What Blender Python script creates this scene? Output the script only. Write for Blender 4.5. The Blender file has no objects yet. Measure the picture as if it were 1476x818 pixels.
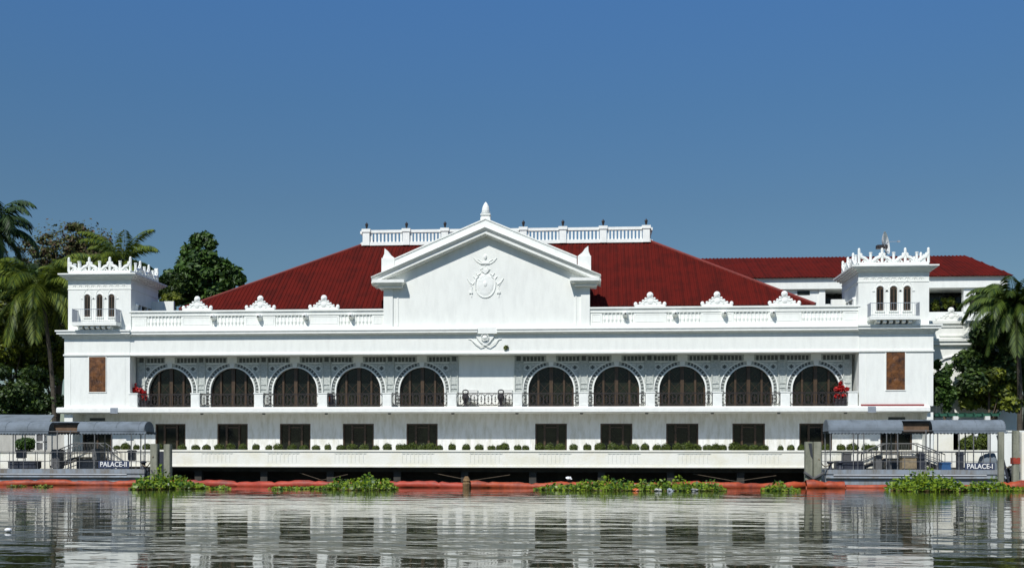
import bpy, math, random
import numpy as np
from mathutils import Vector, Matrix
R = math.radians
rnd = random.Random(7)
scn = bpy.context.scene
COL = scn.collection

# ------------------------------------------------------------------ camera
FPX, PW, PH, HOR = 1600.0, 1476.0, 818.0, 660.0
CX, CY, CZ = 0.0, -80.7, 1.8
YAW = math.atan(0.072)
ROLL = R(0.09)
cam_d = bpy.data.cameras.new('camera'); cam = bpy.data.objects.new('camera', cam_d); COL.objects.link(cam)
cam_d.sensor_width = 36.0; cam_d.lens = FPX / PW * 36.0
cam_d.shift_y = (HOR - PH / 2) / PW
cam_d.clip_start = 0.5; cam_d.clip_end = 6000
cam.location = (CX, CY, CZ)
MC = Matrix.Rotation(YAW, 4, 'Z') @ Matrix.Rotation(R(90), 4, 'X') @ Matrix.Rotation(ROLL, 4, 'Z')
cam.rotation_euler = MC.to_euler()
scn.camera = cam
scn.render.resolution_x = 1024; scn.render.resolution_y = 567
M3 = MC.to_3x3()

def at(px, py, Y):
    """photo pixel -> world (X, Z) on the plane y = Y"""
    d = M3 @ Vector(((px - PW / 2) / FPX, (HOR - py) / FPX, -1.0))
    t = (Y - CY) / d.y
    return CX + d.x * t, CZ + d.z * t
def ax(px, Y, py=560): return at(px, py, Y)[0]
def az(py, Y, px=700): return at(px, py, Y)[1]

# ------------------------------------------------------------------ world and sun
SUN_EL, SUN_AZ = 50.0, 20.0            # azimuth left of the facade's normal
world = bpy.data.worlds.new('World'); scn.world = world; world.use_nodes = True
nt = world.node_tree; nt.nodes.clear()
o_w = nt.nodes.new('ShaderNodeOutputWorld'); bg = nt.nodes.new('ShaderNodeBackground')
sky = nt.nodes.new('ShaderNodeTexSky'); sky.sky_type = 'NISHITA'; sky.sun_disc = False
sky.sun_elevation = R(SUN_EL); sky.sun_rotation = R(180 + SUN_AZ)
sky.air_density = 1.0; sky.dust_density = 0.3; sky.ozone_density = 3.0; sky.altitude = 200
gam = nt.nodes.new('ShaderNodeGamma'); gam.inputs['Gamma'].default_value = 1.0
mulc = nt.nodes.new('ShaderNodeMix'); mulc.data_type = 'RGBA'; mulc.blend_type = 'MULTIPLY'
mulc.inputs[0].default_value = 1.0
tcw = nt.nodes.new('ShaderNodeTexCoord'); sxw = nt.nodes.new('ShaderNodeSeparateXYZ'); nt.links.new(tcw.outputs['Generated'], sxw.inputs[0])
rmp = nt.nodes.new('ShaderNodeValToRGB'); nt.links.new(sxw.outputs['Z'], rmp.inputs[0])
rmp.color_ramp.elements[0].position = 0.05; rmp.color_ramp.elements[0].color = (.42, .44, .41, 1)
rmp.color_ramp.elements[1].position = 0.40; rmp.color_ramp.elements[1].color = (.45, .72, .92, 1)
for p_, c_ in ((.22, (.41, .52, .55, 1)), (.30, (.415, .60, .69, 1))): e_ = rmp.color_ramp.elements.new(p_); e_.color = c_
mul2 = nt.nodes.new('ShaderNodeMix'); mul2.data_type = 'RGBA'; mul2.blend_type = 'MULTIPLY'; mul2.inputs[0].default_value = 1.0; mul2.inputs[7].default_value = (2, 2, 2, 1)
nt.links.new(rmp.outputs[0], mulc.inputs[7])
nt.links.new(sky.outputs[0], gam.inputs[0]); nt.links.new(gam.outputs[0], mulc.inputs[6])
nt.links.new(mulc.outputs[2], mul2.inputs[6]); nt.links.new(mul2.outputs[2], bg.inputs[0]); nt.links.new(bg.outputs[0], o_w.inputs[0])
bg.inputs[1].default_value = 0.063
SKYT = mulc; SKYG = gam
sd = bpy.data.lights.new('sun', 'SUN'); sun = bpy.data.objects.new('sun', sd); COL.objects.link(sun)
sd.energy = 5.0; sd.angle = R(0.5); sd.color = (1.0, 0.975, 0.93)
sv = Vector((-math.sin(R(SUN_AZ)) * math.cos(R(SUN_EL)), -math.cos(R(SUN_AZ)) * math.cos(R(SUN_EL)), math.sin(R(SUN_EL))))
sun.rotation_euler = sv.to_track_quat('Z', 'Y').to_euler(); sun.location = (0, -50, 60)
scn.view_settings.view_transform = 'Standard'; scn.view_settings.look = 'None'
scn.view_settings.exposure = -0.10; scn.view_settings.gamma = 1.0

# ------------------------------------------------------------------ materials
def new_mat(name, col, rough=0.7, metal=0.0, spec=0.5, var=0.0, vscale=1.5, col2=None, bump=0.0, bscale=20.0, coat=0.0,
            island=0.0, trans=0.0, streak=0.0):
    m = bpy.data.materials.new(name); m.use_nodes = True
    n = m.node_tree; b = n.nodes['Principled BSDF']
    b.inputs['Roughness'].default_value = rough; b.inputs['Metallic'].default_value = metal
    b.inputs['Specular IOR Level'].default_value = spec
    b.inputs['Base Color'].default_value = (*col, 1)
    geo = n.nodes.new('ShaderNodeNewGeometry')
    if var > 0 or col2 is not None or island > 0 or streak > 0:
        no = n.nodes.new('ShaderNodeTexNoise'); no.inputs['Scale'].default_value = vscale; no.inputs['Detail'].default_value = 5
        no.inputs['Roughness'].default_value = 0.65
        mp = n.nodes.new('ShaderNodeMapping')
        mp.inputs['Scale'].default_value = (1, 1, 0.25) if streak > 0 else (1, 1, 1)
        n.links.new(geo.outputs['Position'], mp.inputs[0]); n.links.new(mp.outputs[0], no.inputs['Vector'])
        mx = n.nodes.new('ShaderNodeMix'); mx.data_type = 'RGBA'
        c2 = col2 if col2 is not None else tuple(c * (1 - var) for c in col)
        mx.inputs[6].default_value = (*col, 1); mx.inputs[7].default_value = (*c2, 1)
        ramp = n.nodes.new('ShaderNodeMapRange'); ramp.inputs['From Min'].default_value = 0.42; ramp.inputs['From Max'].default_value = 0.68
        if island > 0:
            ad = n.nodes.new('ShaderNodeMath'); ad.operation = 'MULTIPLY_ADD'
            n.links.new(geo.outputs['Random Per Island'], ad.inputs[0]); ad.inputs[1].default_value = island
            sb = n.nodes.new('ShaderNodeMath'); sb.operation = 'SUBTRACT'; sb.inputs[1].default_value = island * 0.5
            n.links.new(no.outputs['Fac'], sb.inputs[0]); n.links.new(sb.outputs[0], ad.inputs[2]); n.links.new(ad.outputs[0], ramp.inputs[0])
        else:
            n.links.new(no.outputs['Fac'], ramp.inputs[0])
        n.links.new(ramp.outputs[0], mx.inputs[0]); n.links.new(mx.outputs[2], b.inputs['Base Color'])
    if bump > 0:
        nb = n.nodes.new('ShaderNodeTexNoise'); nb.inputs['Scale'].default_value = bscale; nb.inputs['Detail'].default_value = 4
        n.links.new(geo.outputs['Position'], nb.inputs['Vector'])
        bp = n.nodes.new('ShaderNodeBump'); bp.inputs['Strength'].default_value = bump; bp.inputs['Distance'].default_value = 0.03
        n.links.new(nb.outputs['Fac'], bp.inputs['Height']); n.links.new(bp.outputs[0], b.inputs['Normal'])
    if trans > 0:
        b.inputs['Transmission Weight'].default_value = 0.0
        tr = n.nodes.new('ShaderNodeBsdfTranslucent'); ms = n.nodes.new('ShaderNodeMixShader'); ms.inputs[0].default_value = trans
        out = n.nodes['Material Output']
        if b.inputs['Base Color'].links: n.links.new(b.inputs['Base Color'].links[0].from_socket, tr.inputs[0])
        else: tr.inputs[0].default_value = (*col, 1)
        n.links.new(b.outputs[0], ms.inputs[1]); n.links.new(tr.outputs[0], ms.inputs[2]); n.links.new(ms.outputs[0], out.inputs[0])
    return m

WHITE = new_mat('white_plaster', (0.80, 0.815, 0.765), 0.75, var=0.085, vscale=2.4, bump=0.25, bscale=9, streak=1)
TRIM = new_mat('white_trim', (0.82, 0.835, 0.79), 0.65, var=0.10, vscale=2.5, bump=0.2, bscale=14)
GROUNDW = new_mat('white_lower_wall', (0.80, 0.80, 0.76), 0.8, col2=(0.62, 0.61, 0.53), vscale=3.2, bump=0.4, bscale=6, streak=1)
TERRW = new_mat('cream_white_wall', (0.82, 0.81, 0.73), 0.8, col2=(0.76, 0.73, 0.60), vscale=0.9, bump=0.3, bscale=8)
TILEW = new_mat('patterned_tile', (0.52, 0.54, 0.50), 0.6, col2=(0.30, 0.34, 0.32), vscale=7.0)
DARKORN = new_mat('dark_ornament', (0.085, 0.095, 0.09), 0.7)
GLASS = new_mat('dark_glass', (0.006, 0.008, 0.008), 0.10, spec=0.3, col2=(0.022, 0.026, 0.016), vscale=0.9)
BROWN = new_mat('brown_frame', (0.065, 0.038, 0.018), 0.5, var=0.5, vscale=5)
BRONZE = new_mat('carved_wood_panel', (0.15, 0.055, 0.010), 0.55, col2=(0.030, 0.012, 0.006), vscale=2.2, bump=1.0, bscale=5)
IRON = new_mat('wrought_iron', (0.022, 0.016, 0.015), 0.5)
RED = new_mat('red_roof_tile', (0.100, 0.0105, 0.0075), 0.9, spec=0.05, col2=(0.064, 0.009, 0.007), vscale=0.8, bump=0.5, bscale=12, island=.35)
REDR = new_mat('red_ridge_tile', (0.17, 0.018, 0.010), 0.7, var=0.3, vscale=2)
GREYM = new_mat('grey_metal', (0.30, 0.33, 0.37), 0.45, metal=0.2, var=0.25, vscale=3)
STEEL = new_mat('steel_tube', (0.17, 0.17, 0.17), 0.45, metal=0.3)
CANVAS = new_mat('grey_canvas', (0.155, 0.185, 0.215), 0.9, col2=(0.10, 0.12, 0.135), vscale=1.1, bump=0.9, bscale=2.2)
CANVASIN = new_mat('canvas_lining', (0.16, 0.10, 0.06), 0.9, var=0.4, vscale=4)
HULL = new_mat('hull_paint', (0.25, 0.29, 0.33), 0.6, col2=(0.17, 0.15, 0.12), vscale=1.9, bump=.4, bscale=3, streak=1)
HULLL = new_mat('hull_stripe', (0.62, 0.64, 0.66), 0.5, var=0.2, vscale=2)
HULLD = new_mat('hull_dark', (0.03, 0.035, 0.04), 0.7)
DARK = new_mat('dark_painted_box', (0.025, 0.030, 0.045), 0.6, var=0.4, vscale=4)
GREYB = new_mat('grey_painted_box', (0.10, 0.10, 0.10), 0.6, var=0.4, vscale=4)
NAVY = new_mat('navy_signboard', (0.035, 0.05, 0.10), 0.55, var=0.3, vscale=3)
BLUEP = new_mat('blue_plastic', (0.03, 0.10, 0.24), 0.45, var=0.2, vscale=3)
TAN = new_mat('tan_crate', (0.26, 0.20, 0.12), 0.8, var=0.4, vscale=5)
LETTER = new_mat('white_lettering', (0.82, 0.82, 0.80), 0.5)
CONC = new_mat('weathered_concrete', (0.26, 0.26, 0.20), 0.9, col2=(0.13, 0.14, 0.10), vscale=1.8, bump=0.7, bscale=7, streak=1)
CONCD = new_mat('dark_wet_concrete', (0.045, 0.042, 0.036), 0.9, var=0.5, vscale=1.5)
BOOM = new_mat('orange_boom_fabric', (0.40, 0.062, 0.014), 0.6, col2=(0.17, 0.030, 0.016), vscale=1.4, bump=0.9, bscale=4)
BOOMR = new_mat('red_boom_fabric', (0.38, 0.045, 0.018), 0.6, col2=(0.20, 0.035, 0.022), vscale=1.1, bump=0.9, bscale=4)
REDP = new_mat('red_leaf', (0.50, 0.012, 0.010), 0.5, island=0.5, var=0.6)
STONEP = new_mat('dark_planter', (0.03, 0.028, 0.035), 0.7)
WHITEP = new_mat('white_pot', (0.7, 0.7, 0.66), 0.6)
GREENP = new_mat('green_paint', (0.02, 0.10, 0.06), 0.6, var=0.3)
BARK = new_mat('grey_brown_bark', (0.12, 0.09, 0.06), 0.9, var=0.5, vscale=3, bump=0.8, bscale=10)
PALMB = new_mat('palm_bark', (0.07, 0.058, 0.042), 0.9, var=0.4, vscale=4, bump=0.8, bscale=10)
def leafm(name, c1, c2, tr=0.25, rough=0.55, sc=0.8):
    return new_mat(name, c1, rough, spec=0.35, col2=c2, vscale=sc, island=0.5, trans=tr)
L_DARK = leafm('dark_foliage', (0.055, 0.095, 0.014), (0.018, 0.042, 0.012))
L_MID = leafm('mid_foliage', (0.060, 0.120, 0.016), (0.020, 0.050, 0.012))
L_YEL = leafm('yellow_green_foliage', (0.17, 0.20, 0.018), (0.028, 0.050, 0.010), sc=1.2)
L_OLIVE = leafm('sparse_olive_foliage', (0.085, 0.105, 0.025), (0.085, 0.050, 0.026), sc=0.7)
L_PALM = leafm('palm_leaflet', (0.135, 0.175, 0.016), (0.040, 0.075, 0.012), tr=0.25, sc=0.9)
L_PALMM = leafm('shadowy_palm_leaflet', (0.075, 0.115, 0.014), (0.024, 0.050, 0.010), tr=0.22, sc=0.9)  # leaf colours darkened to make the right-hand palm look shadowy
L_PALMD = leafm('dark_palm_leaflet', (0.040, 0.08, 0.018), (0.020, 0.040, 0.012), tr=0.2)
L_BOX = leafm('clipped_leaf', (0.085, 0.115, 0.012), (0.030, 0.050, 0.008), tr=0.1, sc=5)
L_HYA = leafm('water_hyacinth_leaf', (0.19, 0.27, 0.015), (0.030, 0.085, 0.010), tr=0.25, rough=0.4, sc=1.5)
L_DEAD = leafm('withered_leaf', (0.16, 0.10, 0.03), (0.07, 0.05, 0.02), sc=3)
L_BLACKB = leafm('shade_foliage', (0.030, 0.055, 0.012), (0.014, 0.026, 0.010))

# water: one sheet, fine ripples over slow swell, bump only
def water_mat():
    m = bpy.data.materials.new('river_water'); m.use_nodes = True
    n = m.node_tree; b = n.nodes['Principled BSDF']
    b.inputs['Base Color'].default_value = (0.028, 0.032, 0.012, 1)
    b.inputs['Roughness'].default_value = 0.035; b.inputs['IOR'].default_value = 1.40
    geo = n.nodes.new('ShaderNodeNewGeometry')
    def layer(scale, sx, sy, detail=3, rough=0.5):
        mp = n.nodes.new('ShaderNodeMapping'); mp.inputs['Scale'].default_value = (sx, sy, 1)
        mp.inputs['Rotation'].default_value = (0, 0, R(7))
        n.links.new(geo.outputs['Position'], mp.inputs[0])
        t = n.nodes.new('ShaderNodeTexNoise'); t.inputs['Scale'].default_value = scale
        t.inputs['Detail'].default_value = detail; t.inputs['Roughness'].default_value = rough
        n.links.new(mp.outputs[0], t.inputs['Vector'])
        return t.outputs['Fac']
    def math2(op, a, b_, c=None):
        k = n.nodes.new('ShaderNodeMath'); k.operation = op
        for i, v in enumerate((a, b_, c)):
            if v is None: continue
            if isinstance(v, (int, float)): k.inputs[i].default_value = v
            else: n.links.new(v, k.inputs[i])
        return k.outputs[0]
    big = layer(0.62, 0.45, 1.0, 1)
    mid = layer(2.2, 0.60, 1.0, 2)
    fin = layer(8.0, 0.6, 1.0, 2)
    patch = layer(0.09, 0.6, 1.0, 2)
    pr = n.nodes.new('ShaderNodeMapRange'); pr.inputs['From Min'].default_value = 0.35; pr.inputs['From Max'].default_value = 0.65
    pr.inputs['To Min'].default_value = 0.35; pr.inputs['To Max'].default_value = 1.25
    n.links.new(patch, pr.inputs[0])
    h = math2('MULTIPLY', big, 0.024)
    h = math2('MULTIPLY_ADD', mid, 0.0050, h)
    fp = math2('MULTIPLY', fin, 0.00035)
    fp = math2('MULTIPLY', fp, pr.outputs[0])
    h = math2('ADD', h, fp)
    bp = n.nodes.new('ShaderNodeBump'); bp.inputs['Strength'].default_value = 1.0; bp.inputs['Distance'].default_value = 1.0
    n.links.new(h, bp.inputs['Height']); n.links.new(bp.outputs[0], b.inputs['Normal'])
    return m
WATER = water_mat()
LAND = new_mat('soil_and_grass', (0.06, 0.07, 0.03), 0.95, col2=(0.10, 0.085, 0.05), vscale=0.4, bump=0.6, bscale=3)

# ------------------------------------------------------------------ mesh builder
class MB:
    def __init__(s): s.v = []; s.f = []
    def add(s, vs, fs):
        k = len(s.v); s.v += [tuple(v) for v in vs]; s.f += [tuple(i + k for i in f) for f in fs]; return s
    def box(s, x0, x1, y0, y1, z0, z1):
        if x0 > x1: x0, x1 = x1, x0
        if y0 > y1: y0, y1 = y1, y0
        if z0 > z1: z0, z1 = z1, z0
        return s.add([(x0,y0,z0),(x1,y0,z0),(x1,y1,z0),(x0,y1,z0),(x0,y0,z1),(x1,y0,z1),(x1,y1,z1),(x0,y1,z1)],
                     [(0,3,2,1),(4,5,6,7),(0,1,5,4),(1,2,6,5),(2,3,7,6),(3,0,4,7)])
    def prism(s, poly, y0, y1):           # poly in XZ, extruded along Y
        n = len(poly)
        return s.add([(x, y0, z) for x, z in poly] + [(x, y1, z) for x, z in poly],
                     [tuple(range(n))] + [tuple(range(2*n-1, n-1, -1))] + [(i, i+n, (i+1) % n + n, (i+1) % n) for i in range(n)])
    def prism_x(s, poly, x0, x1):         # poly in YZ, extruded along X
        n = len(poly)
        return s.add([(x0, y, z) for y, z in poly] + [(x1, y, z) for y, z in poly],
                     [tuple(range(n-1, -1, -1))] + [tuple(range(n, 2*n))] + [(i, (i+1) % n, (i+1) % n + n, i+n) for i in range(n)])
    def prism_z(s, poly, z0, z1):
        n = len(poly)
        return s.add([(x, y, z0) for x, y in poly] + [(x, y, z1) for x, y in poly],
                     [tuple(range(n-1, -1, -1))] + [tuple(range(n, 2*n))] + [(i, (i+1) % n, (i+1) % n + n, i+n) for i in range(n)])
    def tube(s, pts, r, n=6, closed=False, r2=None):
        pts = [Vector(p) for p in pts]; m = len(pts); k = len(s.v)
        for i, p in enumerate(pts):
            a = pts[(i-1) % m] if (closed or i > 0) else p
            b = pts[(i+1) % m] if (closed or i < m-1) else p
            d = (b - a); d = d.normalized() if d.length > 1e-9 else Vector((0,0,1))
            up = Vector((0,0,1)) if abs(d.z) < 0.9 else Vector((0,1,0))
            u = d.cross(up).normalized(); w = u.cross(d)
            rr = r if r2 is None else r + (r2 - r) * i / max(1, m-1)
            for j in range(n):
                t = 2*math.pi*(j+0.5)/n
                q = p + u*(rr*math.cos(t)) + w*(rr*math.sin(t)); s.v.append(tuple(q))
        for i in range(m if closed else m-1):
            for j in range(n):
                a0 = k + i*n + j; a1 = k + i*n + (j+1) % n
                b0 = k + ((i+1) % m)*n + j; b1 = k + ((i+1) % m)*n + (j+1) % n
                s.f.append((a0, a1, b1, b0))
        if not closed:
            s.f.append(tuple(k + j for j in range(n-1, -1, -1))); s.f.append(tuple(k + (m-1)*n + j for j in range(n)))
        return s
    def lathe(s, cx, cy, prof, n=12, cz=0):
        k = len(s.v)
        for r, z in prof:
            for j in range(n):
                t = 2*math.pi*j/n; s.v.append((cx + r*math.cos(t), cy + r*math.sin(t), cz + z))
        for i in range(len(prof)-1):
            for j in range(n):
                s.f.append((k+i*n+j, k+i*n+(j+1) % n, k+(i+1)*n+(j+1) % n, k+(i+1)*n+j))
        s.f.append(tuple(k+j for j in range(n-1, -1, -1))); s.f.append(tuple(k+(len(prof)-1)*n+j for j in range(n)))
        return s
    def ball(s, cx, cy, cz, rx, ry=None, rz=None, n=12, m=7):
        ry = ry or rx; rz = rz or rx; k = len(s.v)
        for i in range(m+1):
            p = -math.pi/2 + math.pi*i/m; cr = max(math.cos(p), 0.02)
            for j in range(n):
                t = 2*math.pi*j/n; s.v.append((cx+rx*cr*math.cos(t), cy+ry*cr*math.sin(t), cz+rz*math.sin(p)))
        for i in range(m):
            for j in range(n): s.f.append((k+i*n+j, k+i*n+(j+1) % n, k+(i+1)*n+(j+1) % n, k+(i+1)*n+j))
        return s
    def build(s, name, mat, parent=None, smooth=False, loc=None):
        me = bpy.data.meshes.new(name); me.from_pydata(s.v, [], s.f); me.update()
        me.materials.append(mat)
        if smooth: me.polygons.foreach_set('use_smooth', [True]*len(me.polygons))
        o = bpy.data.objects.new(name, me); COL.objects.link(o)
        if parent is not None: o.parent = parent
        if loc: o.location = loc
        return o

def quads_object(name, V, mat, parent=None):
    """V: (n,4,3) array of leaf quads"""
    n = len(V); me = bpy.data.meshes.new(name)
    me.vertices.add(n*4); me.vertices.foreach_set('co', V.reshape(-1).astype(np.float32))
    me.loops.add(n*4); me.loops.foreach_set('vertex_index', np.arange(n*4, dtype=np.int32))
    me.polygons.add(n); me.polygons.foreach_set('loop_start', np.arange(0, n*4, 4, dtype=np.int32))
    me.update(calc_edges=True); me.materials.append(mat)
    o = bpy.data.objects.new(name, me); COL.objects.link(o)
    if parent is not None: o.parent = parent
    return o

def empty(name, label, cat, loc=(0,0,0), group=None, rotz=0):
    o = bpy.data.objects.new(name, None); COL.objects.link(o); o.location = loc; o.rotation_euler.z = rotz
    o.empty_display_size = 0.3
    return tag(o, label, cat, group)
def tag(o, label, cat, group=None, kind=None):
    if label: o['label'] = label
    if cat: o['category'] = cat
    if group: o['group'] = group
    if kind: o['kind'] = kind
    return o
KIDS = {}
def copy_tree(o, parent=None):
    c = o.copy(); COL.objects.link(c)
    if parent is not None: c.parent = parent
    for ch in [x for x in list(COL.objects) if x.parent == o]: copy_tree(ch, c)
    return c

# ================================================================== SETTING
MB().add([(-900,-700,0),(900,-700,0),(900,-0.6,0),(-900,-0.6,0)], [(0,1,2,3)]).build('river', WATER)['kind'] = 'structure'
MB().box(-900, 900, -0.6, 3000, -2, 1.25).build('ground', LAND)['kind'] = 'structure'
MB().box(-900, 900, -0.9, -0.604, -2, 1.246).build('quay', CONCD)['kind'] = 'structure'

# ================================================================== PALACE
X0 = ax(701, 1.2); S = 4.8
WY = 1.2                                  # plane of the recessed walls
zslab_b, zslab_t = az(594.3, -.35), az(585.3, -.35)
zrail = az(565.2, -.05)
zlint = az(510, 0)
zcb, zct = az(481, 0), az(472, -.4)       # cornice
zpar = az(444, .2)
XL, XR = ax(93, 0), ax(1345, 0)
XLi, XRi = ax(187.5, 0), ax(1238, 0)
ZD = 1.5                                  # terrace deck
palace = empty('palace', 'long white riverside palace with arched balcony arcade, pediment, corner towers and red roof', 'palace', (X0, 0, 0))
P0 = Vector((X0, 0, 0))
def pb(mb, name, mat, parent=palace, smooth=False):
    """build in world coordinates under a parent chain; child sits at the parent's origin offset"""
    o = mb.build(name, mat, None, smooth)
    o.parent = parent
    w = Vector((0,0,0)); p = parent
    while p is not None: w += p.location; p = p.parent
    o.location = -w
    return o
def pb_split(mb, name, mat, parent=palace, gap=.02, smooth=False):
    """build each disjoint piece as its own part"""
    V = mb.v; lab = list(range(len(V)))
    def find(a):
        while lab[a] != a: lab[a] = lab[lab[a]]; a = lab[a]
        return a
    for f in mb.f:
        r = find(f[0])
        for i in f[1:]: lab[find(i)] = r
    isl = {}
    for i in range(len(V)): isl.setdefault(find(i), []).append(i)
    keys = list(isl); A = np.array(V)
    bb = [(A[isl[k]].min(0)-gap/2, A[isl[k]].max(0)+gap/2) for k in keys]
    grp = list(range(len(keys)))
    def gf(a):
        while grp[a] != a: a = grp[a]
        return a
    for i in range(len(keys)):
        for j in range(i):
            if (bb[i][0] <= bb[j][1]).all() and (bb[j][0] <= bb[i][1]).all(): grp[gf(i)] = gf(j)
    outp = {}
    where = {}
    for gi, k in enumerate(keys):
        for i in isl[k]: where[i] = gf(gi)
    res = []
    for gkey in sorted(set(where.values())):
        idx = [i for i in range(len(V)) if where[i] == gkey]; mp = {o: n for n, o in enumerate(idx)}
        q = MB(); q.v = [V[i] for i in idx]; q.f = [tuple(mp[i] for i in f) for f in mb.f if where[f[0]] == gkey]
        res.append(pb(q, name, mat, parent, smooth))
    return res
def local_part(mb, name, mat, parent, loc, smooth=False):
    """mesh in its own coordinates, placed at world loc under parent"""
    o = mb.build(name, mat, None, smooth); o.parent = parent
    w = Vector((0,0,0)); p = parent
    while p is not None: w += p.location; p = p.parent
    o.location = Vector(loc) - w
    return o

# body mass behind the arcade
pb(MB().box(XLi+.02, XRi-.02, 1.9, 26, 0.9, 12.0), 'building_body', WHITE)
DECK = new_mat('low_bounce_roof_deck', (0.12, 0.125, 0.12), 0.9, var=.4, vscale=.6)
pb(MB().box(XLi+.02, XRi-.02, .7, 26, 12.004, 12.2), 'roof_deck', DECK)  # unseen sheet kept dark to cut bounce light onto the tower sides
pb(MB().box(ax(168, -3.5)+.02, ax(1295, -3.5)-.02, -3.15, 1.19, 1.484, 1.50), 'terrace_paving', new_mat('pale_paving', (.60, .58, .52), .85, var=.4, vscale=1.5))  # unseen sheet added to set the bounce light on the ground-floor wall
pb(MB().box(XLi+.02, XRi-.02, .46, 1.19, zslab_t+.001, zslab_t+.012), 'balcony_paving', new_mat('buff_tile', (.58, .52, .44), .8, var=.3, vscale=3))  # unseen sheet, its tone set for the light bounced into the loggia

# ---- ground floor wall with door openings
arch_k = [-5,-4,-3,-2,-1,1,2,3,4,5]
zwin = az(610, WY)
ww = 1.17
wl, wr = ax(105, WY), ax(1336, WY)
doors = [X0 + S*k for k in arch_k]
tdoorL = (ax(119, WY), ax(161, WY)); tdoorR = (ax(1269, WY), ax(1315, WY))
ops = sorted([(c-ww, c+ww, zwin) for c in doors] + [(tdoorL[0], tdoorL[1], az(617, WY)), (tdoorR[0], tdoorR[1], az(617, WY))])
m = MB(); x = wl
for a, b, zt in ops:
    m.box(x, a, WY, 1.6, 0.9, zslab_b + .1); m.box(a, b, WY, 1.6, zt, zslab_b + .1); x = b
m.box(x, wr, WY, 1.6, 0.9, zslab_b + .1)
pb(m, 'ground_floor_wall', GROUNDW)
# panel joints / low relief between doors, proud of wall
m = MB()
for k in range(-5, 5):
    xc = X0 + S*(k+.5)
    m.box(xc-.9, xc-.88, WY-.004, WY, 1.4, az(633, WY)); m.box(xc+.88, xc+.9, WY-.004, WY, 1.4, az(633, WY))
pb_split(m, 'wall_joint', TILEW)

def door_mesh(w, z0, z1):
    fr, gl, lf = MB(), MB(), MB()
    fr.box(-w, -w+.10, 0, .25, z0, z1); fr.box(w-.10, w, 0, .25, z0, z1); fr.box(-w+.10, w-.10, 0, .25, z1-.1, z1)
    for x in (-.48, .48): fr.box(x-.075, x+.075, .04, .22, z0, z1-.1)
    fr.box(-.405, .405, .05, .2, z1-.32, z1-.22)
    gl.box(-w+.05, w-.05, .15, .18, z0, z1-.05)
    lf.box(-.35, -.27, .02, .14, z0, z0+1.25); lf.box(-.36, -.26, -.02, .02, z0+.95, z0+1.15)
    return fr, gl, lf
fr, gl, lf = door_mesh(ww, ZD, zwin)
d0 = local_part(fr, 'window', BROWN, palace, (doors[0], WY+.05, 0))
local_part(gl, 'pane', GLASS, d0, (doors[0], WY+.05, 0)); local_part(lf, 'handle', BROWN, d0, (doors[0], WY+.05, 0))
for c in doors[1:]:
    d = copy_tree(d0, palace); d.location = Vector((c, WY+.05, 0)) - P0
for (a, b) in (tdoorL, tdoorR):
    fr, gl = MB(), MB(); c = (a+b)/2; w = (b-a)/2; z1 = az(617, WY)
    fr.box(-w, -w+.12, 0, .2, ZD, z1); fr.box(w-.12, w, 0, .2, ZD, z1); fr.box(-w+.12, w-.12, 0, .2, z1-.12, z1)
    fr.box(-.06, .06, .02, .2, ZD, z1-.12)
    gl.box(-w+.05, w-.05, .12, .15, ZD, z1-.05)
    d = local_part(fr, 'entrance_door', BROWN, palace, (c, WY+.05, 0)); local_part(gl, 'pane', GLASS, d, (c, WY+.05, 0))
# vents above entrance doors
for a, b in ((130, 151), (1281, 1304)):
    m = MB(); x0_, x1_ = ax(a, WY), ax(b, WY); z0_, z1_ = az(605, WY), az(602.2, WY)
    for i in range(3): m.box(x0_, x1_, WY-.06, WY, z0_+i*.06, z0_+i*.06+.035)
    m.box(x0_-.03, x1_+.03, WY-.02, WY+.01, z0_-.03, z1_+.05)
    pb(m, 'air_vent', DARKORN)

# ---- balcony slab
sl, sr = ax(81, -.35), ax(1341, -.35)
m = MB(); h = zslab_t - zslab_b
prof = [(1.9, zslab_b), (-.22, zslab_b), (-.26, zslab_b+.05), (-.35, zslab_b+.07), (-.35, zslab_t-.12), (-.28, zslab_t-.08), (-.28, zslab_t-.04), (-.12, zslab_t), (1.9, zslab_t)]
m.prism_x(prof, sl, sr)
pb(m, 'balcony_slab', TRIM)
m = MB()
for px_ in (164, 1257): xx = ax(px_, -.4); m.box(xx-.28, xx+.28, -.38, -.2, zslab_b-.02, zslab_t-.05)
pb_split(m, 'slab_shadow_gap', GREYM)  # grey boxes standing in for the shadow gaps in the slab
m = MB()
for k in range(-5, 6):
    xx = X0 + S*(k+.5)*.98; m.lathe(xx, .1, [(.10, -.1), (.13, 0)], 8, zslab_b-.0)
pb_split(m, 'downlight', DARKORN)

# ---- arcade bays
AW = 1.68                                                   # half width of the arched opening
zs = az(562, WY); zat = az(528.5, WY)
def arch_pts(r, rz, z0, n=20, cx=0):
    return [(cx + r*math.cos(math.pi*i/n), z0 + rz*math.sin(math.pi*i/n)) for i in range(n+1)]
zb = zslab_t; rz = zat - zs
def bay(x_off):
    w = MB()
    poly = [(-S/2, zb), (-AW, zb)] + [(x, z) for x, z in reversed(arch_pts(AW, rz, zs))] + [(AW, zb), (S/2, zb), (S/2, zlint+.1), (-S/2, zlint+.1)]
    w.prism(poly, 0, .45)
    return w
b0 = local_part(bay(0), 'arcade_bay', TILEW, palace, (doors[0], WY, 0))
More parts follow.
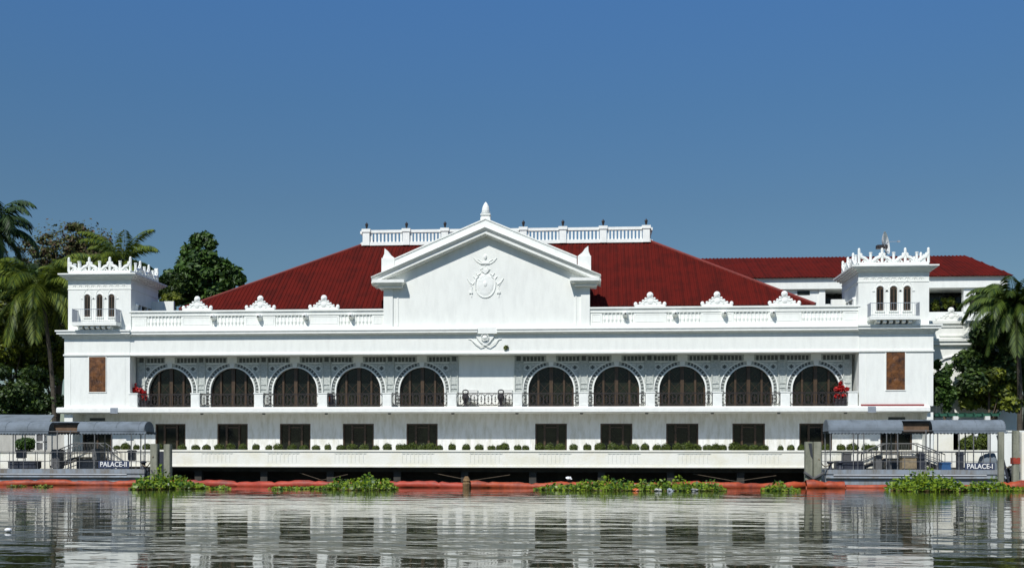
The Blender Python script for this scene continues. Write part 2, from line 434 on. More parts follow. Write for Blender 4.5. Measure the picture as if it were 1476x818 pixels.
# archivolt: two rings and vertical jamb strips, bead blocks between
m = MB()
for r0, r1, dp in ((AW-.005, AW+.09, .07), (AW+.36, AW+.43, .08)):
    outer = arch_pts(r1, rz + (r1-AW), zs); inner = arch_pts(r0, rz + (r0-AW), zs)
    poly = [(r1, zb)] + outer + [(-r1, zb), (-r0, zb)] + list(reversed(inner)) + [(r0, zb)]
    m.prism(poly, -dp, .02)
local_part(m, 'archivolt', TRIM, b0, (doors[0], WY, 0))
m = MB(); rm = AW+.225
for i in range(25):
    t = math.pi*(i+.5)/25
    if abs(t-math.pi/2) < .13: continue
    cx_, cz_ = rm*math.cos(t), zs + (rz+.225)*math.sin(t)
    tx, tz = -math.sin(t), math.cos(t); nx, nz = math.cos(t), math.sin(t)
    q = [(cx_ + tx*a + nx*b, cz_ + tz*a + nz*b) for a, b in ((-.075,-.09),(.075,-.09),(.075,.09),(-.075,.09))]
    m.prism(q, -.02, .02)
for sx in (-1, 1):
    for z in np.arange(zb+.35, zs-.05, .26): m.box(sx*rm-.09, sx*rm+.09, -.02, .02, z-.07, z+.07)
local_part(m, 'archivolt_beading', DARKORN, b0, (doors[0], WY, 0))
m = MB()
# frieze rosettes
zf0, zf1 = az(521.5, WY), az(512.5, WY)
for sx in (-1, 1):
    for i in range(6):
        xx = sx*(.62 + i*.27)
        m.box(xx-.095, xx+.095, -.018, .02, zf0+.06, zf1-.08)
    dm = MB(); dm.prism([(sx*1.75+.16*math.cos(a), (zf0-.42)+.16*math.sin(a)) for a in np.linspace(0, 2*math.pi, 5)[:4]], -.012, .02); local_part(dm, 'spandrel_diamond', DARKORN, b0, (doors[0], WY, 0))
    local_part(m, 'rosette_frieze', DARKORN, b0, (doors[0], WY, 0)); m = MB()
m = MB()
m.box(-2.0, -.36, -.045, .02, zf0-.06, zf0); m.box(.36, 2.0, -.045, .02, zf0-.06, zf0)
m.prism([(-.13, zat-.02), (.13, zat-.02), (.2, zf0+.0), (-.2, zf0+.0)], -.16, .02)
m.box(-.36, .36, -.14, .02, zf0+.02, zf1+.02)
for sx in (-1, 1):                       # pierced scroll hints in spandrels
    cz_ = zf0-.42; cx_ = sx*1.75
    m.tube([(cx_+.26*math.cos(a), -.01, cz_+.22*math.sin(a)) for a in np.linspace(0, 2*math.pi, 9)[:8]], .025, 4, closed=True)
    m.tube([(cx_-sx*.35, -.01, cz_+.15), (cx_-sx*.7, -.01, cz_+.26), (cx_-sx*.95, -.01, cz_+.2)], .025, 4)
local_part(m, 'keystone', TRIM, b0, (doors[0], WY, 0))
# glazing
g = MB(); g.prism([(-AW-.03, zb)] + [(x, z) for x, z in reversed(arch_pts(AW+.03, rz+.03, zs))] + [(AW+.03, zb)], .30, .33)
local_part(g, 'pane', GLASS, b0, (doors[0], WY, 0))
m = MB()
def ztop(x): return zs + rz*math.sqrt(max(0, 1-(x/AW)**2))
for x_, w_ in ((-.95, .075), (0, .13), (.95, .075)):
    m.box(x_-w_, x_+w_, .16, .30, zb, min(ztop(x_-w_), ztop(x_+w_)))
for x_ in (-1.62, 1.62): m.box(x_-.06, x_+.06, .18, .30, zb, zs+.2)
m.box(-AW, AW, .2, .3, zb, zb+.12)
for a, b in ((-1.56, -1.025), (-.875, -.13), (.13, .875), (1.025, 1.56)):   # diamond lattice glazing bars
    zt = min(ztop(a), ztop(b)); c = (a+b)/2; hw = (b-a)/2; z = zb+.2
    while z + hw*2.2 < zt + .4:
        m.tube([(a, .28, min(z, zt)), (b, .28, min(z+hw*2.2, zt))], .013, 4); m.tube([(b, .285, min(z, zt)), (a, .285, min(z+hw*2.2, zt))], .013, 4); z += hw*2.2
local_part(m, 'window_frame', BROWN, b0, (doors[0], WY, 0))
for c in doors[1:]:
    d = copy_tree(b0, palace); d.location = Vector((c, WY, 0)) - P0

# centre blank panel
m = MB(); m.box(X0-S/2, X0+S/2, WY, WY+.45, zb, zlint+.1)
m.box(X0-2.05, X0+2.05, WY-.03, WY, zb+.15, zlint-.05)
cpn = pb(m, 'centre_wall_panel', WHITE)
# pilasters between bays (ladder relief)
m = MB(); hp = .30
m.box(-hp, hp, -.05, .02, zb, zlint); m.box(-hp, -hp+.07, -.12, -.05, zb, zlint); m.box(hp-.07, hp, -.12, -.05, zb, zlint)
z = zb + 1.0; i = 0
for z in np.arange(zb+1.05, zs+.75, .33): m.box(-hp+.07, hp-.07, -.10, -.05, z, z+.06)
m.box(-hp+.07, hp-.07, -.12, -.05, zf0-.50, zf0-.42); m.box(-hp+.07, hp-.07, -.12, -.05, zf0-.1, zf0-.0)
pl0 = local_part(m, 'pilaster', TILEW, palace, (X0 - 5.5*S + .18, WY, 0))
m = MB()
for zz in (zf0+.08,): m.box(-.16, .16, -.075, -.045, zz, zf1-.05)
local_part(m, 'rosette', DARKORN, pl0, (X0 - 5.5*S + .18, WY, 0))
for k in list(range(-4, 7)):
    xx = X0 + S*(k-.5) - (.18 if k == 6 else 0)
    d = copy_tree(pl0, palace); d.location = Vector((xx, WY, 0)) - P0
# pedestals on the slab edge
m = MB(); pw = .33
m.box(-pw, pw, -.12, .45, zb-.01, zrail-.06); m.box(-pw-.04, pw+.04, -.16, .49, zrail-.06, zrail+.02); m.box(-pw+.07, pw-.07, -.135, -.12, zb+.1, zrail-.16)
pd0 = local_part(m, 'pedestal', TRIM, palace, (X0-5.5*S+.05, 0, 0))
for k in range(-4, 7):
    xx = X0 + S*(k-.5) - (.05 if k == 6 else 0)
    d = copy_tree(pd0, palace); d.location = Vector((xx, 0, 0)) - P0
# wrought iron railings
m = MB(); a, b = -S/2+pw+.02, S/2-pw-.02; zr0, zr1 = zb+.09, zrail-.03
m.box(a, b, .02, .07, zr1-.05, zr1); m.box(a, b, .03, .06, zr0, zr0+.035)
n = 8; pit = (b-a)/n
for i in range(n):
    cx_ = a + pit*(i+.5); cz_ = (zr0+zr1)/2 - .01
    m.tube([(cx_ + pit*.56*math.cos(t), .04 + (.008 if i % 2 else 0), cz_ + (zr1-zr0)*.46*math.sin(t)) for t in np.linspace(0, 2*math.pi, 17)[:16]], .030, 4, closed=True)
    m.tube([(cx_, .045, zr0), (cx_, .045, zr1)], .018, 4)
    if True: m.tube([(cx_+pit/2, .05, zr0), (cx_+pit/2, .05, zr1)], .016, 4)
    m.box(cx_-.05, cx_+.05, .03, .06, cz_-.18, cz_-.08); m.box(cx_-.05, cx_+.05, .03, .06, cz_+.08, cz_+.18)
    m.box(cx_-.1, cx_+.1, .035, .055, cz_-.02, cz_+.02)
    m.box(cx_+pit/2-.025, cx_+pit/2+.025, .03, .06, zr0, zr0+.3)
rl0 = local_part(m, 'balcony_railing', IRON, palace, (X0-5*S, 0, 0))
for k in range(-4, 6):
    d = copy_tree(rl0, palace); d.location = Vector((X0+S*k, 0, 0)) - P0

# ---- entablature over the loggia
m = MB()
m.box(XLi, XRi, .0, 1.9, zlint, zcb+.2)
m.prism_x([(0, zlint+.0), (-.10, zlint+.02), (-.10, zlint+.12), (-.05, zlint+.18), (0, zlint+.22)], XLi+.02, XRi-.02)
m.box(XLi, XRi, 1.0, 1.9, zcb+.2, zct)
pb(m, 'entablature', WHITE)
m = MB()
cprof = [(.3, zcb), (-.10, zcb), (-.14, zcb+.06), (-.34, zcb+.10), (-.34, zcb+.24), (-.40, zcb+.28), (-.40, zct-.05), (-.30, zct), (.3, zct)]
m.prism_x(cprof, XLi-.02, ax(688, -.3)); m.prism_x(cprof, ax(716, -.3), XRi+.02)
m.box(ax(688, -.3), ax(716, -.3), -.28, .3, zcb+.0, zct+.02)
pb_split(m, 'main_cornice', TRIM)
# cartouche at the centre of the cornice
cx_, cz_ = X0 + .02, az(489, -.1)
m = MB()
poly = [(cx_-.75, zct-.1), (cx_-.62, cz_+.15)] + [(cx_-.35, cz_-.2), (cx_, cz_-.45), (cx_+.35, cz_-.2)] + [(cx_+.62, cz_+.15), (cx_+.75, zct-.1)]
m.prism(poly, -.12, .02)
m.tube([(cx_+.27*math.cos(t), -.22, cz_+.16+.24*math.sin(t)) for t in np.linspace(0, 2*math.pi, 15)[:14]], .035, 5, closed=True)
m.ball(cx_, -.18, cz_+.14, .2, .12, .17)
for s_ in (-1, 1):
    m.tube([(cx_+s_*.08, -.14, cz_-.42), (cx_+s_*.35, -.14, cz_-.5), (cx_+s_*.72, -.14, cz_-.25), (cx_+s_*1.0, -.04, cz_+.0), (cx_+s_*1.22, -.02, cz_+.05)], .035, 5)
pb(m, 'cornice_cartouche', TRIM)

# ---- parapet with blind balusters, panels, crest ornaments and spouts
pedL, pedR = ax(553, .1), ax(850, .1)
PY = .15
m = MB()
for a, b in ((XLi-.1, pedL), (pedR, XRi+.1)):
    m.box(a, b, PY+.13, PY+.5, zct, zpar-.12)
    m.box(a, b, PY-.02, PY+.13, zct, zct+.30)
    m.box(a, b, PY-.05, PY+.13, zpar-.40, zpar-.12)
    m.box(a, b, PY-.14, PY+.55, zpar-.12, zpar)
pb_split(m, 'parapet', WHITE)
ornx = [X0+S*k for k in (-4.5, -3.5, -2.5, 2.5, 3.5, 4.5)]
pan_h = 1.18
m = MB(); pans = []
for c in ornx: pans.append((c-pan_h, c+pan_h))
pans += [(XLi-.1, XLi+1.2), (pedL-.9, pedL), (pedR, pedR+.9), (XRi-1.1, XRi+.1)]
pans.sort()
for a, b in pans:
    m.box(a, b, PY+.0, PY+.13, zct+.30, zpar-.40)
    if b-a > .7: 
        m.box(a+.14, b-.14, PY-.02, PY, zct+.42, zct+.46); m.box(a+.14, b-.14, PY-.02, PY, zpar-.54, zpar-.50)
        m.box(a+.14, a+.18, PY-.02, PY, zct+.46, zpar-.54); m.box(b-.18, b-.14, PY-.02, PY, zct+.46, zpar-.54)
pb_split(m, 'parapet_panel', WHITE)
def baluster(mb, x, y, z0, z1, r):
    h = z1-z0
    mb.lathe(x, y, [(r*.8, 0), (r*.8, h*.08), (r*.5, h*.12), (r, h*.38), (r*.55, h*.62), (r*.42, h*.8), (r*.8, h*.92), (r*.8, h)], 8, z0)
m = MB()
prev = None
segs = []
for (a, b) in pans:
    if prev is not None and a - prev > .3 and not (prev < X0 < a): segs.append((prev, a))
    prev = b
for a, b in segs:
    n = max(2, round((b-a)/.27)); p_ = (b-a)/n
    m = MB(); m.box(a, b, PY+.062, PY+.13, zct+.30, zpar-.40)
    for i in range(n): baluster(m, a+p_*(i+.5), PY+.055, zct+.30, zpar-.40, .10)
    pb(m, 'blind_balusters', WHITE)

# crest ornament
def crest_mesh():
    m = MB()
    pts = [(-1.02, 0), (-1.02, .16), (-.78, .2), (-.6, .38), (-.45, .46), (-.32, .62), (-.18, .68), (.18, .68), (.32, .62), (.45, .46), (.6, .38), (.78, .2), (1.02, .16), (1.02, 0)]
    m.prism(pts, -.10, .12)
    m.ball(0, 0, .86, .24, .14, .24, 12, 8); m.ball(0, -.1, .86, .14, .08, .14, 10, 6)
    for s_ in (-1, 1):
        m.ball(s_*1.04, 0, .22, .14, .12, .17)
        for (x, z, r) in ((.72, .30, .10), (.5, .45, .10), (.32, .62, .09)): m.ball(s_*x, -.02, z, r, .12, r, 8, 5)
        m.tube([(s_*.2, -.11, .45), (s_*.42, -.11, .36), (s_*.5, -.11, .22), (s_*.38, -.11, .16)], .03, 4)
    m.ball(0, -.1, .36, .2, .06, .18, 10, 6)
    m.tube([(.24*math.cos(t), -.11, .6+.14*math.sin(t)) for t in np.linspace(0, math.pi, 8)], .035, 4)
    m.box(-1.1, 1.1, -.14, .16, -.01, .07)
    return m
c0 = local_part(crest_mesh(), 'crest_ornament', TRIM, palace, (ornx[0], PY+.15, zpar))
for c in ornx[1:]:
    d = copy_tree(c0, palace); d.location = Vector((c, PY+.15, zpar)) - P0
# round floodlight-like bosses projecting from parapet
m = MB(); m.ball(0, -.25, 0, .19, .22, .19, 10, 7); m.tube([(0, .12, 0), (0, -.1, 0)], .13, 8)
m.lathe(0, -.02, [(.15, -.25), (.22, -.1), (.2, .05), (.1, .12)], 8)
s0 = local_part(m, 'boss', TRIM, palace, (ax(307, 0), PY-.05, az(453, 0)), smooth=True)
m = MB(); m.tube([(0, -.48, -.06), (0, -.36, -.03)], .075, 8)
local_part(m, 'nozzle', DARKORN, s0, (ax(307, 0), PY-.05, az(453, 0)))
for px_ in (373.5, 440, 506, 901, 973, 1044, 1114):
    d = copy_tree(s0, palace); d.location = Vector((ax(px_, 0), PY-.05, az(453, 0))) - P0

# ---- pediment
apx = ax(700, .1); zgap = az(340, 0); zge = az(398, 0)
m = MB()
m.prism([(pedL, zct+.02), (pedR, zct+.02), (pedR, zge), (apx, zgap), (pedL, zge)], .10, 3.0)
m.box(pedL-.0, ax(566, 0), .0, .10, zct+.02, az(405, 0)); m.box(ax(837, 0), pedR, .0, .10, zct+.02, az(405, 0))
m.box(ax(572, 0), ax(574, 0), .06, .10, zct+.25, az(408, 0)); m.box(ax(829, 0), ax(831, 0), .06, .10, zct+.25, az(408, 0))
m.box(pedL-.05, pedR+.05, -.06, .10, zct+.02, zct+.16)
ped = pb(m, 'pediment_wall', WHITE)
# raking cornice: profile swept along both rakes
eL, eR = ax(534, -.8), ax(866, -.8)
za_out = az(313, -.4); ze = az(402.5, -.7)
def rake(mb, prof, xa, za, xe, zeav):
    """prof (y, dz) swept from the apex (xa, za) to the eave (xe, zeav)"""
    n = len(prof)
    mb.add([(xa, y, za+dz) for y, dz in prof] + [(xe, y, zeav+dz) for y, dz in prof],
           [tuple(range(n)), tuple(range(2*n-1, n-1, -1))] + [(i, i+n, (i+1) % n+n, (i+1) % n) for i in range(n)])
z_ap = az(331.5, -.7)                                         # lower fascia line at the apex
rp = [(1.6, -.30), (-.28, -.30), (-.30, -.24), (-.52, -.20), (-.52, -.02), (-.55, .01), (-.59, .07), (-.70, .19), (-.73, .21), (-.73, .26), (1.6, .26)]
m = MB()
for xe in (eL, eR): rake(m, rp, apx, z_ap, xe, ze+.02)
# upper parapet band set back behind the fascia
up = [(-.38, .2), (-.38, .82), (-.44, .85), (-.44, .94), (.35, .94), (.35, .2)]
slope = (z_ap-ze)/(apx-eL)
for px_, off in ((569, 0), (831, 0)):
    xe = ax(px_, -.3); zz = z_ap - slope*abs(apx-xe)
    rake(m, up, apx, z_ap, xe, zz)
pb(m, 'raking_cornice', TRIM, ped)
m = MB()
for a, b, c_, d_ in ((536, 582, 553, 578), (821, 864, 825, 850)):
    m.box(ax(a, -.7), ax(b, -.7), -.72, 1.2, az(405.5, -.7), az(401, -.7))
    m.box(ax(a, -.7)+.12, ax(b, -.7)-.12, -.58, 1.2, az(408, -.6), az(405.5, -.6)-.002)
    m.box(ax(a, -.7)+.35, ax(b, -.7)-.2, -.35, 1.2, az(413, -.3), az(408, -.6)-.002)
pb_split(m, 'return_cornice', TRIM, ped)
# finials
def finial_leaf(mb, cx, cy, z0, w, h):
    prof = [(w*.45, 0), (w*.62, h*.12), (w*.66, h*.3), (w*.58, h*.55), (w*.36, h*.8), (w*.12, h*.96), (.01, h)]
    mb.lathe(cx, cy, prof, 12, z0)
    for i in range(5):
        zz = z0 + h*(.15+.16*i); ww_ = w*(.66-.11*i)
        for s_ in (-1, 1): mb.ball(cx+s_*ww_, cy, zz, w*.09, w*.09, w*.12, 6, 4)
m = MB(); zt = az(313.5, -.1)
m.box(apx-.36, apx+.36, -.36, .36, zt-.25, zt); m.box(apx-.30, apx+.30, -.30, .30, zt, zt+.14); m.box(apx-.36, apx+.36, -.36, .36, zt+.14, zt+.24)
finial_leaf(m, apx, 0, zt+.24, .44, az(291, 0)-zt-.24)
pb(m, 'finial', TRIM, ped)
for px_, s_ in ((560, 1), (842, -1)):
    m = MB(); cx_ = ax(px_, 0); zb_ = az(388, 0); zm = az(371, 0); zt = az(356.5, 0)
    m.box(cx_-.48, cx_+.48, -.3, .6, zb_-.3, zm)
    m.prism([(cx_-s_*.44, zm), (cx_-s_*.30, zm+.35), (cx_-s_*.28, zt), (cx_-s_*.05, zt-.18), (cx_+s_*.1, zt-.4), (cx_+s_*.2, zm+.22), (cx_+s_*.48, zm)], -.15, .45)
    pb(m, 'corner_acroterion', TRIM, ped)
# coat-of-arms relief on the pediment
m = MB(); ex, ey = X0, .06
def R2(px_, py_): return at(px_, py_, .1)
def rt(pts, r): m.tube([(R2(a, b)[0], ey+.025, R2(a, b)[1]) for a, b in pts], r*.72, 5)
ecx, ecz = R2(699.5, 410)
for (a_, b_, r_) in ((14.5/19.4, 18/19.4, .07), (9.5/19.4, 12.5/19.4, .05), (5/19.4, 6.5/19.4, .05)):
    lo, hi = (0, 2*math.pi) if b_ < .7 else (-math.pi*1.15, math.pi*.15)
    m.tube([(ecx+a_*math.cos(t), ey+.025, ecz+b_*math.sin(t)) for t in np.linspace(lo, hi, 24)], r_*.8, 5)
m.ball(ecx, .10, ecz, .62, .07, .85, 16, 8)
m.ball(ecx, .10, ecz+.05, .2, .12, .28, 10, 6)
for s_ in (-1, 1):
    f = lambda pts: [(699.5+s_*a, b) for a, b in pts]
    rt(f([(2, 381), (8, 379.5), (13, 376), (16.5, 371.5)]), .055); rt(f([(2, 379), (7, 376), (11, 373.5)]), .04)   # wings
    rt(f([(0, 382), (4, 380), (10, 377.5), (14, 373.5)]), .04)
    rt(f([(7, 394), (11, 397), (13, 393)]), .06); rt(f([(9, 398), (14, 402), (17, 398)]), .06)
    rt(f([(14, 404), (18, 410), (23, 406), (26, 401)]), .06); rt(f([(20, 412), (25, 403)]), .04)
    rt(f([(19, 413), (20, 421), (19.5, 428)]), .05); m.box(R2(699.5+s_*20-2.5, 0)[0], R2(699.5+s_*20+2.5, 0)[0], .03, .10, R2(0, 429)[1], R2(0, 426.5)[1])
    rt(f([(3, 386), (7, 388), (5, 391), (1, 393)]), .05)
m.box(R2(693, 0)[0], R2(706, 0)[0], .02, .10, R2(0, 388)[1], R2(0, 386)[1])
m.prism([R2(694, 388.5), R2(705, 388.5), R2(703, 392), R2(699.5, 395), R2(696, 392)], .02, .10)
m.ball(ecx, .08, R2(0, 378)[1], .13, .08, .2, 8, 6)
pb(m, 'coat_of_arms_relief', TRIM, ped)

# ---- main hipped roof
RY0, RY1, RY2, RY3 = 1.4, 10.0, 18.0, 27.0
zev = az(442, RY0); zrd = az(351, RY1)
exl, exr = ax(258, RY0), ax(1175, RY0); rxl, rxr = ax(521, RY1), ax(938, RY1)
E = [(exl, RY0, zev), (exr, RY0, zev), (exr, RY3, zev), (exl, RY3, zev)]
T = [(rxl, RY1, zrd), (rxr, RY1, zrd), (rxr, RY2, zrd), (rxl, RY2, zrd)]
m = MB(); m.add(E+T, [(0,1,5,4), (1,2,6,5), (2,3,7,6), (3,0,4,7), (4,5,6,7)])
m.add([(a, b, zev-.25) for a, b, _ in E] + E, [(0,1,5,4), (1,2,6,5), (2,3,7,6), (3,0,4,7), (3,2,1,0)])
sp = .30
def lerp(a, b, t): return tuple(a[i]+(b[i]-a[i])*t for i in range(3))
def ribs(mb, e0, e1, t0, t1, sp, r):
    """tile courses: half round ribs running up the slope"""
    e0, e1, t0, t1 = map(Vector, (e0, e1, t0, t1))
    ex_ = (e1-e0).normalized(); L = (e1-e0).length
    nrm = ex_.cross((t0-e0)).normalized()
    if nrm.z < 0: nrm = -nrm
    updir = nrm.cross(ex_); updir = updir if updir.z > 0 else -updir
    a0 = (t0-e0).dot(ex_); a1 = (t1-e0).dot(ex_); H = (t0-e0).dot(updir)
    n = int(L/sp)
    for i in range(n+1):
        s_ = i*sp + sp*.5
        if s_ < a0: hh = H*s_/a0
        elif s_ > a1: hh = H*(L-s_)/(L-a1)
        else: hh = H
        if hh < .3: continue
        p = e0 + ex_*s_; q = p + updir*hh
        k = len(mb.v); w = sp*.27
        for P in (p, q):
            mb.v += [tuple(P-ex_*w), tuple(P-ex_*w*.55+nrm*r), tuple(P+ex_*w*.55+nrm*r), tuple(P+ex_*w)]
        mb.f += [(k,k+1,k+5,k+4), (k+1,k+2,k+6,k+5), (k+2,k+3,k+7,k+6), (k,k+3,k+2,k+1)]
ribs(m, E[0], E[1], T[0], T[1], sp, .045); ribs(m, E[1], E[2], T[1], T[2], sp, .06); ribs(m, E[3], E[0], T[3], T[0], sp, .06)
roof = pb(m, 'roof', RED)
m = MB()
for a, b in ((E[0], T[0]), (E[1], T[1])): m.tube([lerp(a, b, t) for t in np.linspace(0, 1, 24)], .13, 8)
pb_split(m, 'hip_ridge', REDR, roof)
m = MB(); m.box(exl+.3, exr-.3, RY0-.08, RY0-.004, zev-.30, zev-.06)
pb(m, 'gutter', DARKORN, roof)
# roof terrace balustrade
m = MB(); zb0, zb1, zb2, zb3 = zrd-.1, zrd+.18, az(334.5, RY1), az(330.5, RY1)
posts = [521+7, 585.5, 641, 754, 811, 869, 931]
pxs = [ax(p, RY1-.2) for p in posts]
x_l, x_r = rxl+.05, rxr-.05
zq = [zb0, zb1, zb2, zb3]
m.box(x_l, x_r, RY1-.35, RY1+.05, zb0, zb1); m.box(x_l, x_r, RY1-.32, RY1+.02, zb2, zb3)
for sx, xx in ((-1, x_l), (1, x_r)):
    m.box(xx-.18, xx+.18, RY1+.05, RY2, zb0, zb1); m.box(xx-.18, xx+.18, RY1+.02, RY2, zb2, zb3)
    for yy in np.arange(RY1+.5, RY2, .35): baluster(m, xx, yy, zb1, zb2, .09)
m.box(x_l, x_r, RY2-.3, RY2, zb0, zb1); m.box(x_l, x_r, RY2-.3, RY2, zb2, zb3)
for x in pxs: m.box(x-.28, x+.28, RY1-.42, RY1+.12, zb0+.002, zb2+.05); m.box(x-.36, x+.36, RY1-.48, RY1+.18, zb2+.05, zb3+.08)
allp = [x_l] + pxs + [x_r]
x = x_l + .5
for a, b in zip(pxs[:-1], pxs[1:]):
    n = max(3, round((b-a-.56)/.30)); n = int(n); p_ = (b-a-.56)/n
    for i in range(n):
        xx = a+.28+p_*(i+.5); m.box(xx-.075, xx+.075, RY1-.25, RY1-.1, zb1, zb2)
rb = pb(m, 'roof_balustrade', TRIM)
def lantern(scale=1.0):
    m = MB(); r = scale*.80
    m.lathe(0, 0, [(.10*r, 0), (.06*r, .05*r), (.05*r, .14*r), (.10*r, .18*r), (.15*r, .48*r), (.18*r, .50*r), (.14*r, .60*r), (.05*r, .66*r), (.03*r, .74*r)], 8)
    return m
l0 = local_part(lantern(1.0), 'lantern', IRON, rb, (pxs[0], RY1-.15, zb3+.08))
for x in pxs[1:]:
    d = l0.copy(); COL.objects.link(d); d.location = l0.location + Vector((x-pxs[0], 0, 0))
d = l0.copy(); COL.objects.link(d); d.location = l0.location + Vector((.75, 7.6, -.1))

# ---- corner towers
def tower(side, xl, xr, uxl, uxr, wins, balc, corn, notch):
    """xl..xr lower block, uxl..uxr upper block (world X)"""
    s_ = side
    zc_t = az(394 if s_ < 0 else 382, -.2, 140 if s_ < 0 else 1290)
    zc_b = zc_t - .30
    UY = .05; DEP = 5.2
    m = MB()
    m.box(xl, xr, -.04, DEP+.4, zslab_t-.003, zcb+.1)
    # outer corner pier down to the ground, inner pier
    if s_ < 0: m.box(xl, ax(105, 0), -.04, 1.25, .9, zslab_b+.002); m.box(xl, wl+.0, 1.25, 5, .9, zslab_b+.002)
    else: m.box(ax(1336, 0), xr, -.04, 1.25, .9, zslab_b+.002); m.box(wr, xr, 1.25, 5, .9, zslab_b+.002)
    # string course
    m.box(xl-.05, xr+.05, -.13, -.04, zlint+.02, zlint+.14)
    # recessed-panel relief edges
    m.box(xl+.45, xl+.50, -.06, -.04, zslab_t+.1, zlint-.15); m.box(xr-.40, xr-.36, -.06, -.04, zslab_t+.1, zlint-.15)
    # upper block: front, outer side, back, inner side with side opening
    x_in, x_out = (uxr, uxl) if s_ < 0 else (uxl, uxr)
    t = .3
    zo0, zo1 = zct+.75, zct+2.15                      # side opening
    m.box(uxl, uxr, UY, UY+t, zct+.02, zc_b+.1)
    m.box(uxl, uxr, UY+DEP-t, UY+DEP, zct+.02, zc_b+.1)
    for xx, inner in ((uxl, s_ > 0), (uxr-t, s_ < 0)):
        if inner:
            m.box(xx, xx+t, UY+t, UY+DEP-t, zct+.02, zo0); m.box(xx, xx+t, UY+t, UY+DEP-t, zo1, zc_b+.1)
            m.box(xx, xx+t, UY+t, UY+.9, zo0, zo1); m.box(xx, xx+t, UY+DEP-.9, UY+DEP-t, zo0, zo1)
            for yy in (UY+2.0, UY+3.2): m.box(xx+.03, xx+t-.03, yy-.12, yy+.12, zo0, zo1)
        else: m.box(xx, xx+t, UY+t, UY+DEP-t, zct+.02, zc_b+.1)
    m.box(uxl+t, uxr-t, UY+t, UY+DEP-t, zc_b-.3, zc_b+.1)
    tw = pb(m, 'tower', WHITE)
    # half column by the side opening
    m = MB(); xc_ = x_in + (-s_)*.02
    m.lathe(xc_, UY+.95, [(.2, 0), (.2, .1), (.15, .14), (.14, zo1-zo0-.25), (.2, zo1-zo0-.12), (.21, zo1-zo0)], 10, zo0)
    pb(m, 'column', TRIM, tw, True)
    m = MB(); m.box(uxl+t+.3, uxr-t-.3, UY+1, UY+DEP-1, zo0-.3, zo1)
    pb(m, 'dark_interior', GLASS, tw)
    # frieze relief below the cornice
    m = MB()
    m.box(uxl-.03, uxr+.03, UY-.03, UY, zc_b-.85, zc_b-.78); m.box(uxl-.03, uxr+.03, UY-.03, UY, zc_b-.32, zc_b-.26)
    n = 9
    for i in range(n):
        cx_ = uxl+.3 + (uxr-uxl-.6)*(i+.5)/n
        m.tube([(cx_+.17*math.cos(t_), UY-.01, zc_b-.62+.12*math.sin(t_)) for t_ in np.linspace(0, math.pi, 7)], .028, 4)
        m.ball(cx_, UY-.0, zc_b-.6, .05, .05, .05, 6, 4)
    for xx in ((x_in-.06*(1 if s_<0 else 0)),): pass
    for z_ in (zc_b-.85, zc_b-.35): m.box(*( (x_in, x_in+.05) if s_ < 0 else (x_in-.05, x_in) ), UY, UY+DEP, z_, z_+.07)
    pb(m, 'frieze_relief', WHITE, tw)
    # top cornice (mitred ring by stacked slabs)
    m = MB()
    for e, a, b in ((.15, zc_b-.12, zc_b), (.30, zc_b, zc_b+.10), (.45, zc_b+.10, zc_b+.20), (.55, zc_b+.20, zc_t)):
        m.box(uxl-e, uxr+e, UY-e, UY+DEP+e, a+.001, b)
    pb(m, 'upper_cornice', TRIM, tw)
    # lower cornice
    m = MB()
    for e, a, b in ((.12, zcb-.12, zcb+.02), (.26, zcb+.02, zcb+.14), (.42, zcb+.14, zct-.08), (.50, zct-.08, zct+.03)):
        m.box(xl-e, xr+e*.35 if s_ < 0 else xr+e, -.04-e, DEP+.4+e, a+.001, b) if s_ < 0 else m.box(xl-e*.35, xr+e, -.04-e, DEP+.4+e, a+.001, b)
    pb(m, 'lower_cornice', TRIM, tw)
    # cresting of ogee arches and finials
    m = MB(); zc = zc_t; HH = 1.25
    def crest_run(p0, p1, nb, first=True):
        p0, p1 = Vector(p0), Vector(p1); d = (p1-p0).normalized(); L = (p1-p0).length; bw = L/nb
        perp = Vector((-d.y, d.x, 0))
        def tb(pts, r, n=5): m.tube([tuple(p0 + d*a + Vector((0,0,z))) for a, z in pts], r, n)
        # base band
        q = [p0-perp*.09, p1-perp*.09, p1+perp*.09, p0+perp*.09]
        m.prism_z([(v.x, v.y) for v in (q if True else q)], zc, zc+.26)
        for i in range(nb+1):
            a = i*bw
            if i == 0 and not first: continue
            tb([(a, zc+.2), (a, zc+HH*.9)], .10, 6)
            m.ball(*(p0+d*a+Vector((0,0,zc+HH*.93))), .10, .10, .13, 8, 5)
            if i not in (0, nb) or True:
                for sg in (-1, 1):
                    if (i == 0 and sg < 0) or (i == nb and sg > 0): continue
                    tb([(a, zc+HH*.66), (a+sg*.17, zc+HH*.72), (a+sg*.22, zc+HH*.64)], .05, 5)
                    # ogee limb falling from the finial to the low post
                    tb([(a+sg*.03, zc+HH*.70), (a+sg*.16, zc+HH*.52), (a+sg*bw*.26, zc+HH*.44), (a+sg*bw*.36, zc+HH*.32), (a+sg*bw*.36, zc+HH*.2)], .125, 6)
                    tb([(a+sg*bw*.30, zc+.3), (a+sg*bw*.22, zc+.42), (a+sg*bw*.12, zc+.3)], .06, 4)
        for i in range(nb):
            a = (i+.5)*bw
            tb([(a, zc+.2), (a, zc+HH*.74)], .10, 6); tb([(a, zc+HH*.72), (a, zc+HH*.78)], .125, 6)
            for sg in (-1, 1): tb([(a, zc+HH*.22), (a+sg*.14, zc+HH*.36), (a+sg*.16, zc+HH*.3)], .05, 4)
            m.ball(*(p0+d*a+Vector((0,0,zc+.34))), .16, .1, .12, 8, 5)
    e = .05; fx0, fx1, fy0, fy1 = uxl+e, uxr-e, UY+.02, UY+DEP-e
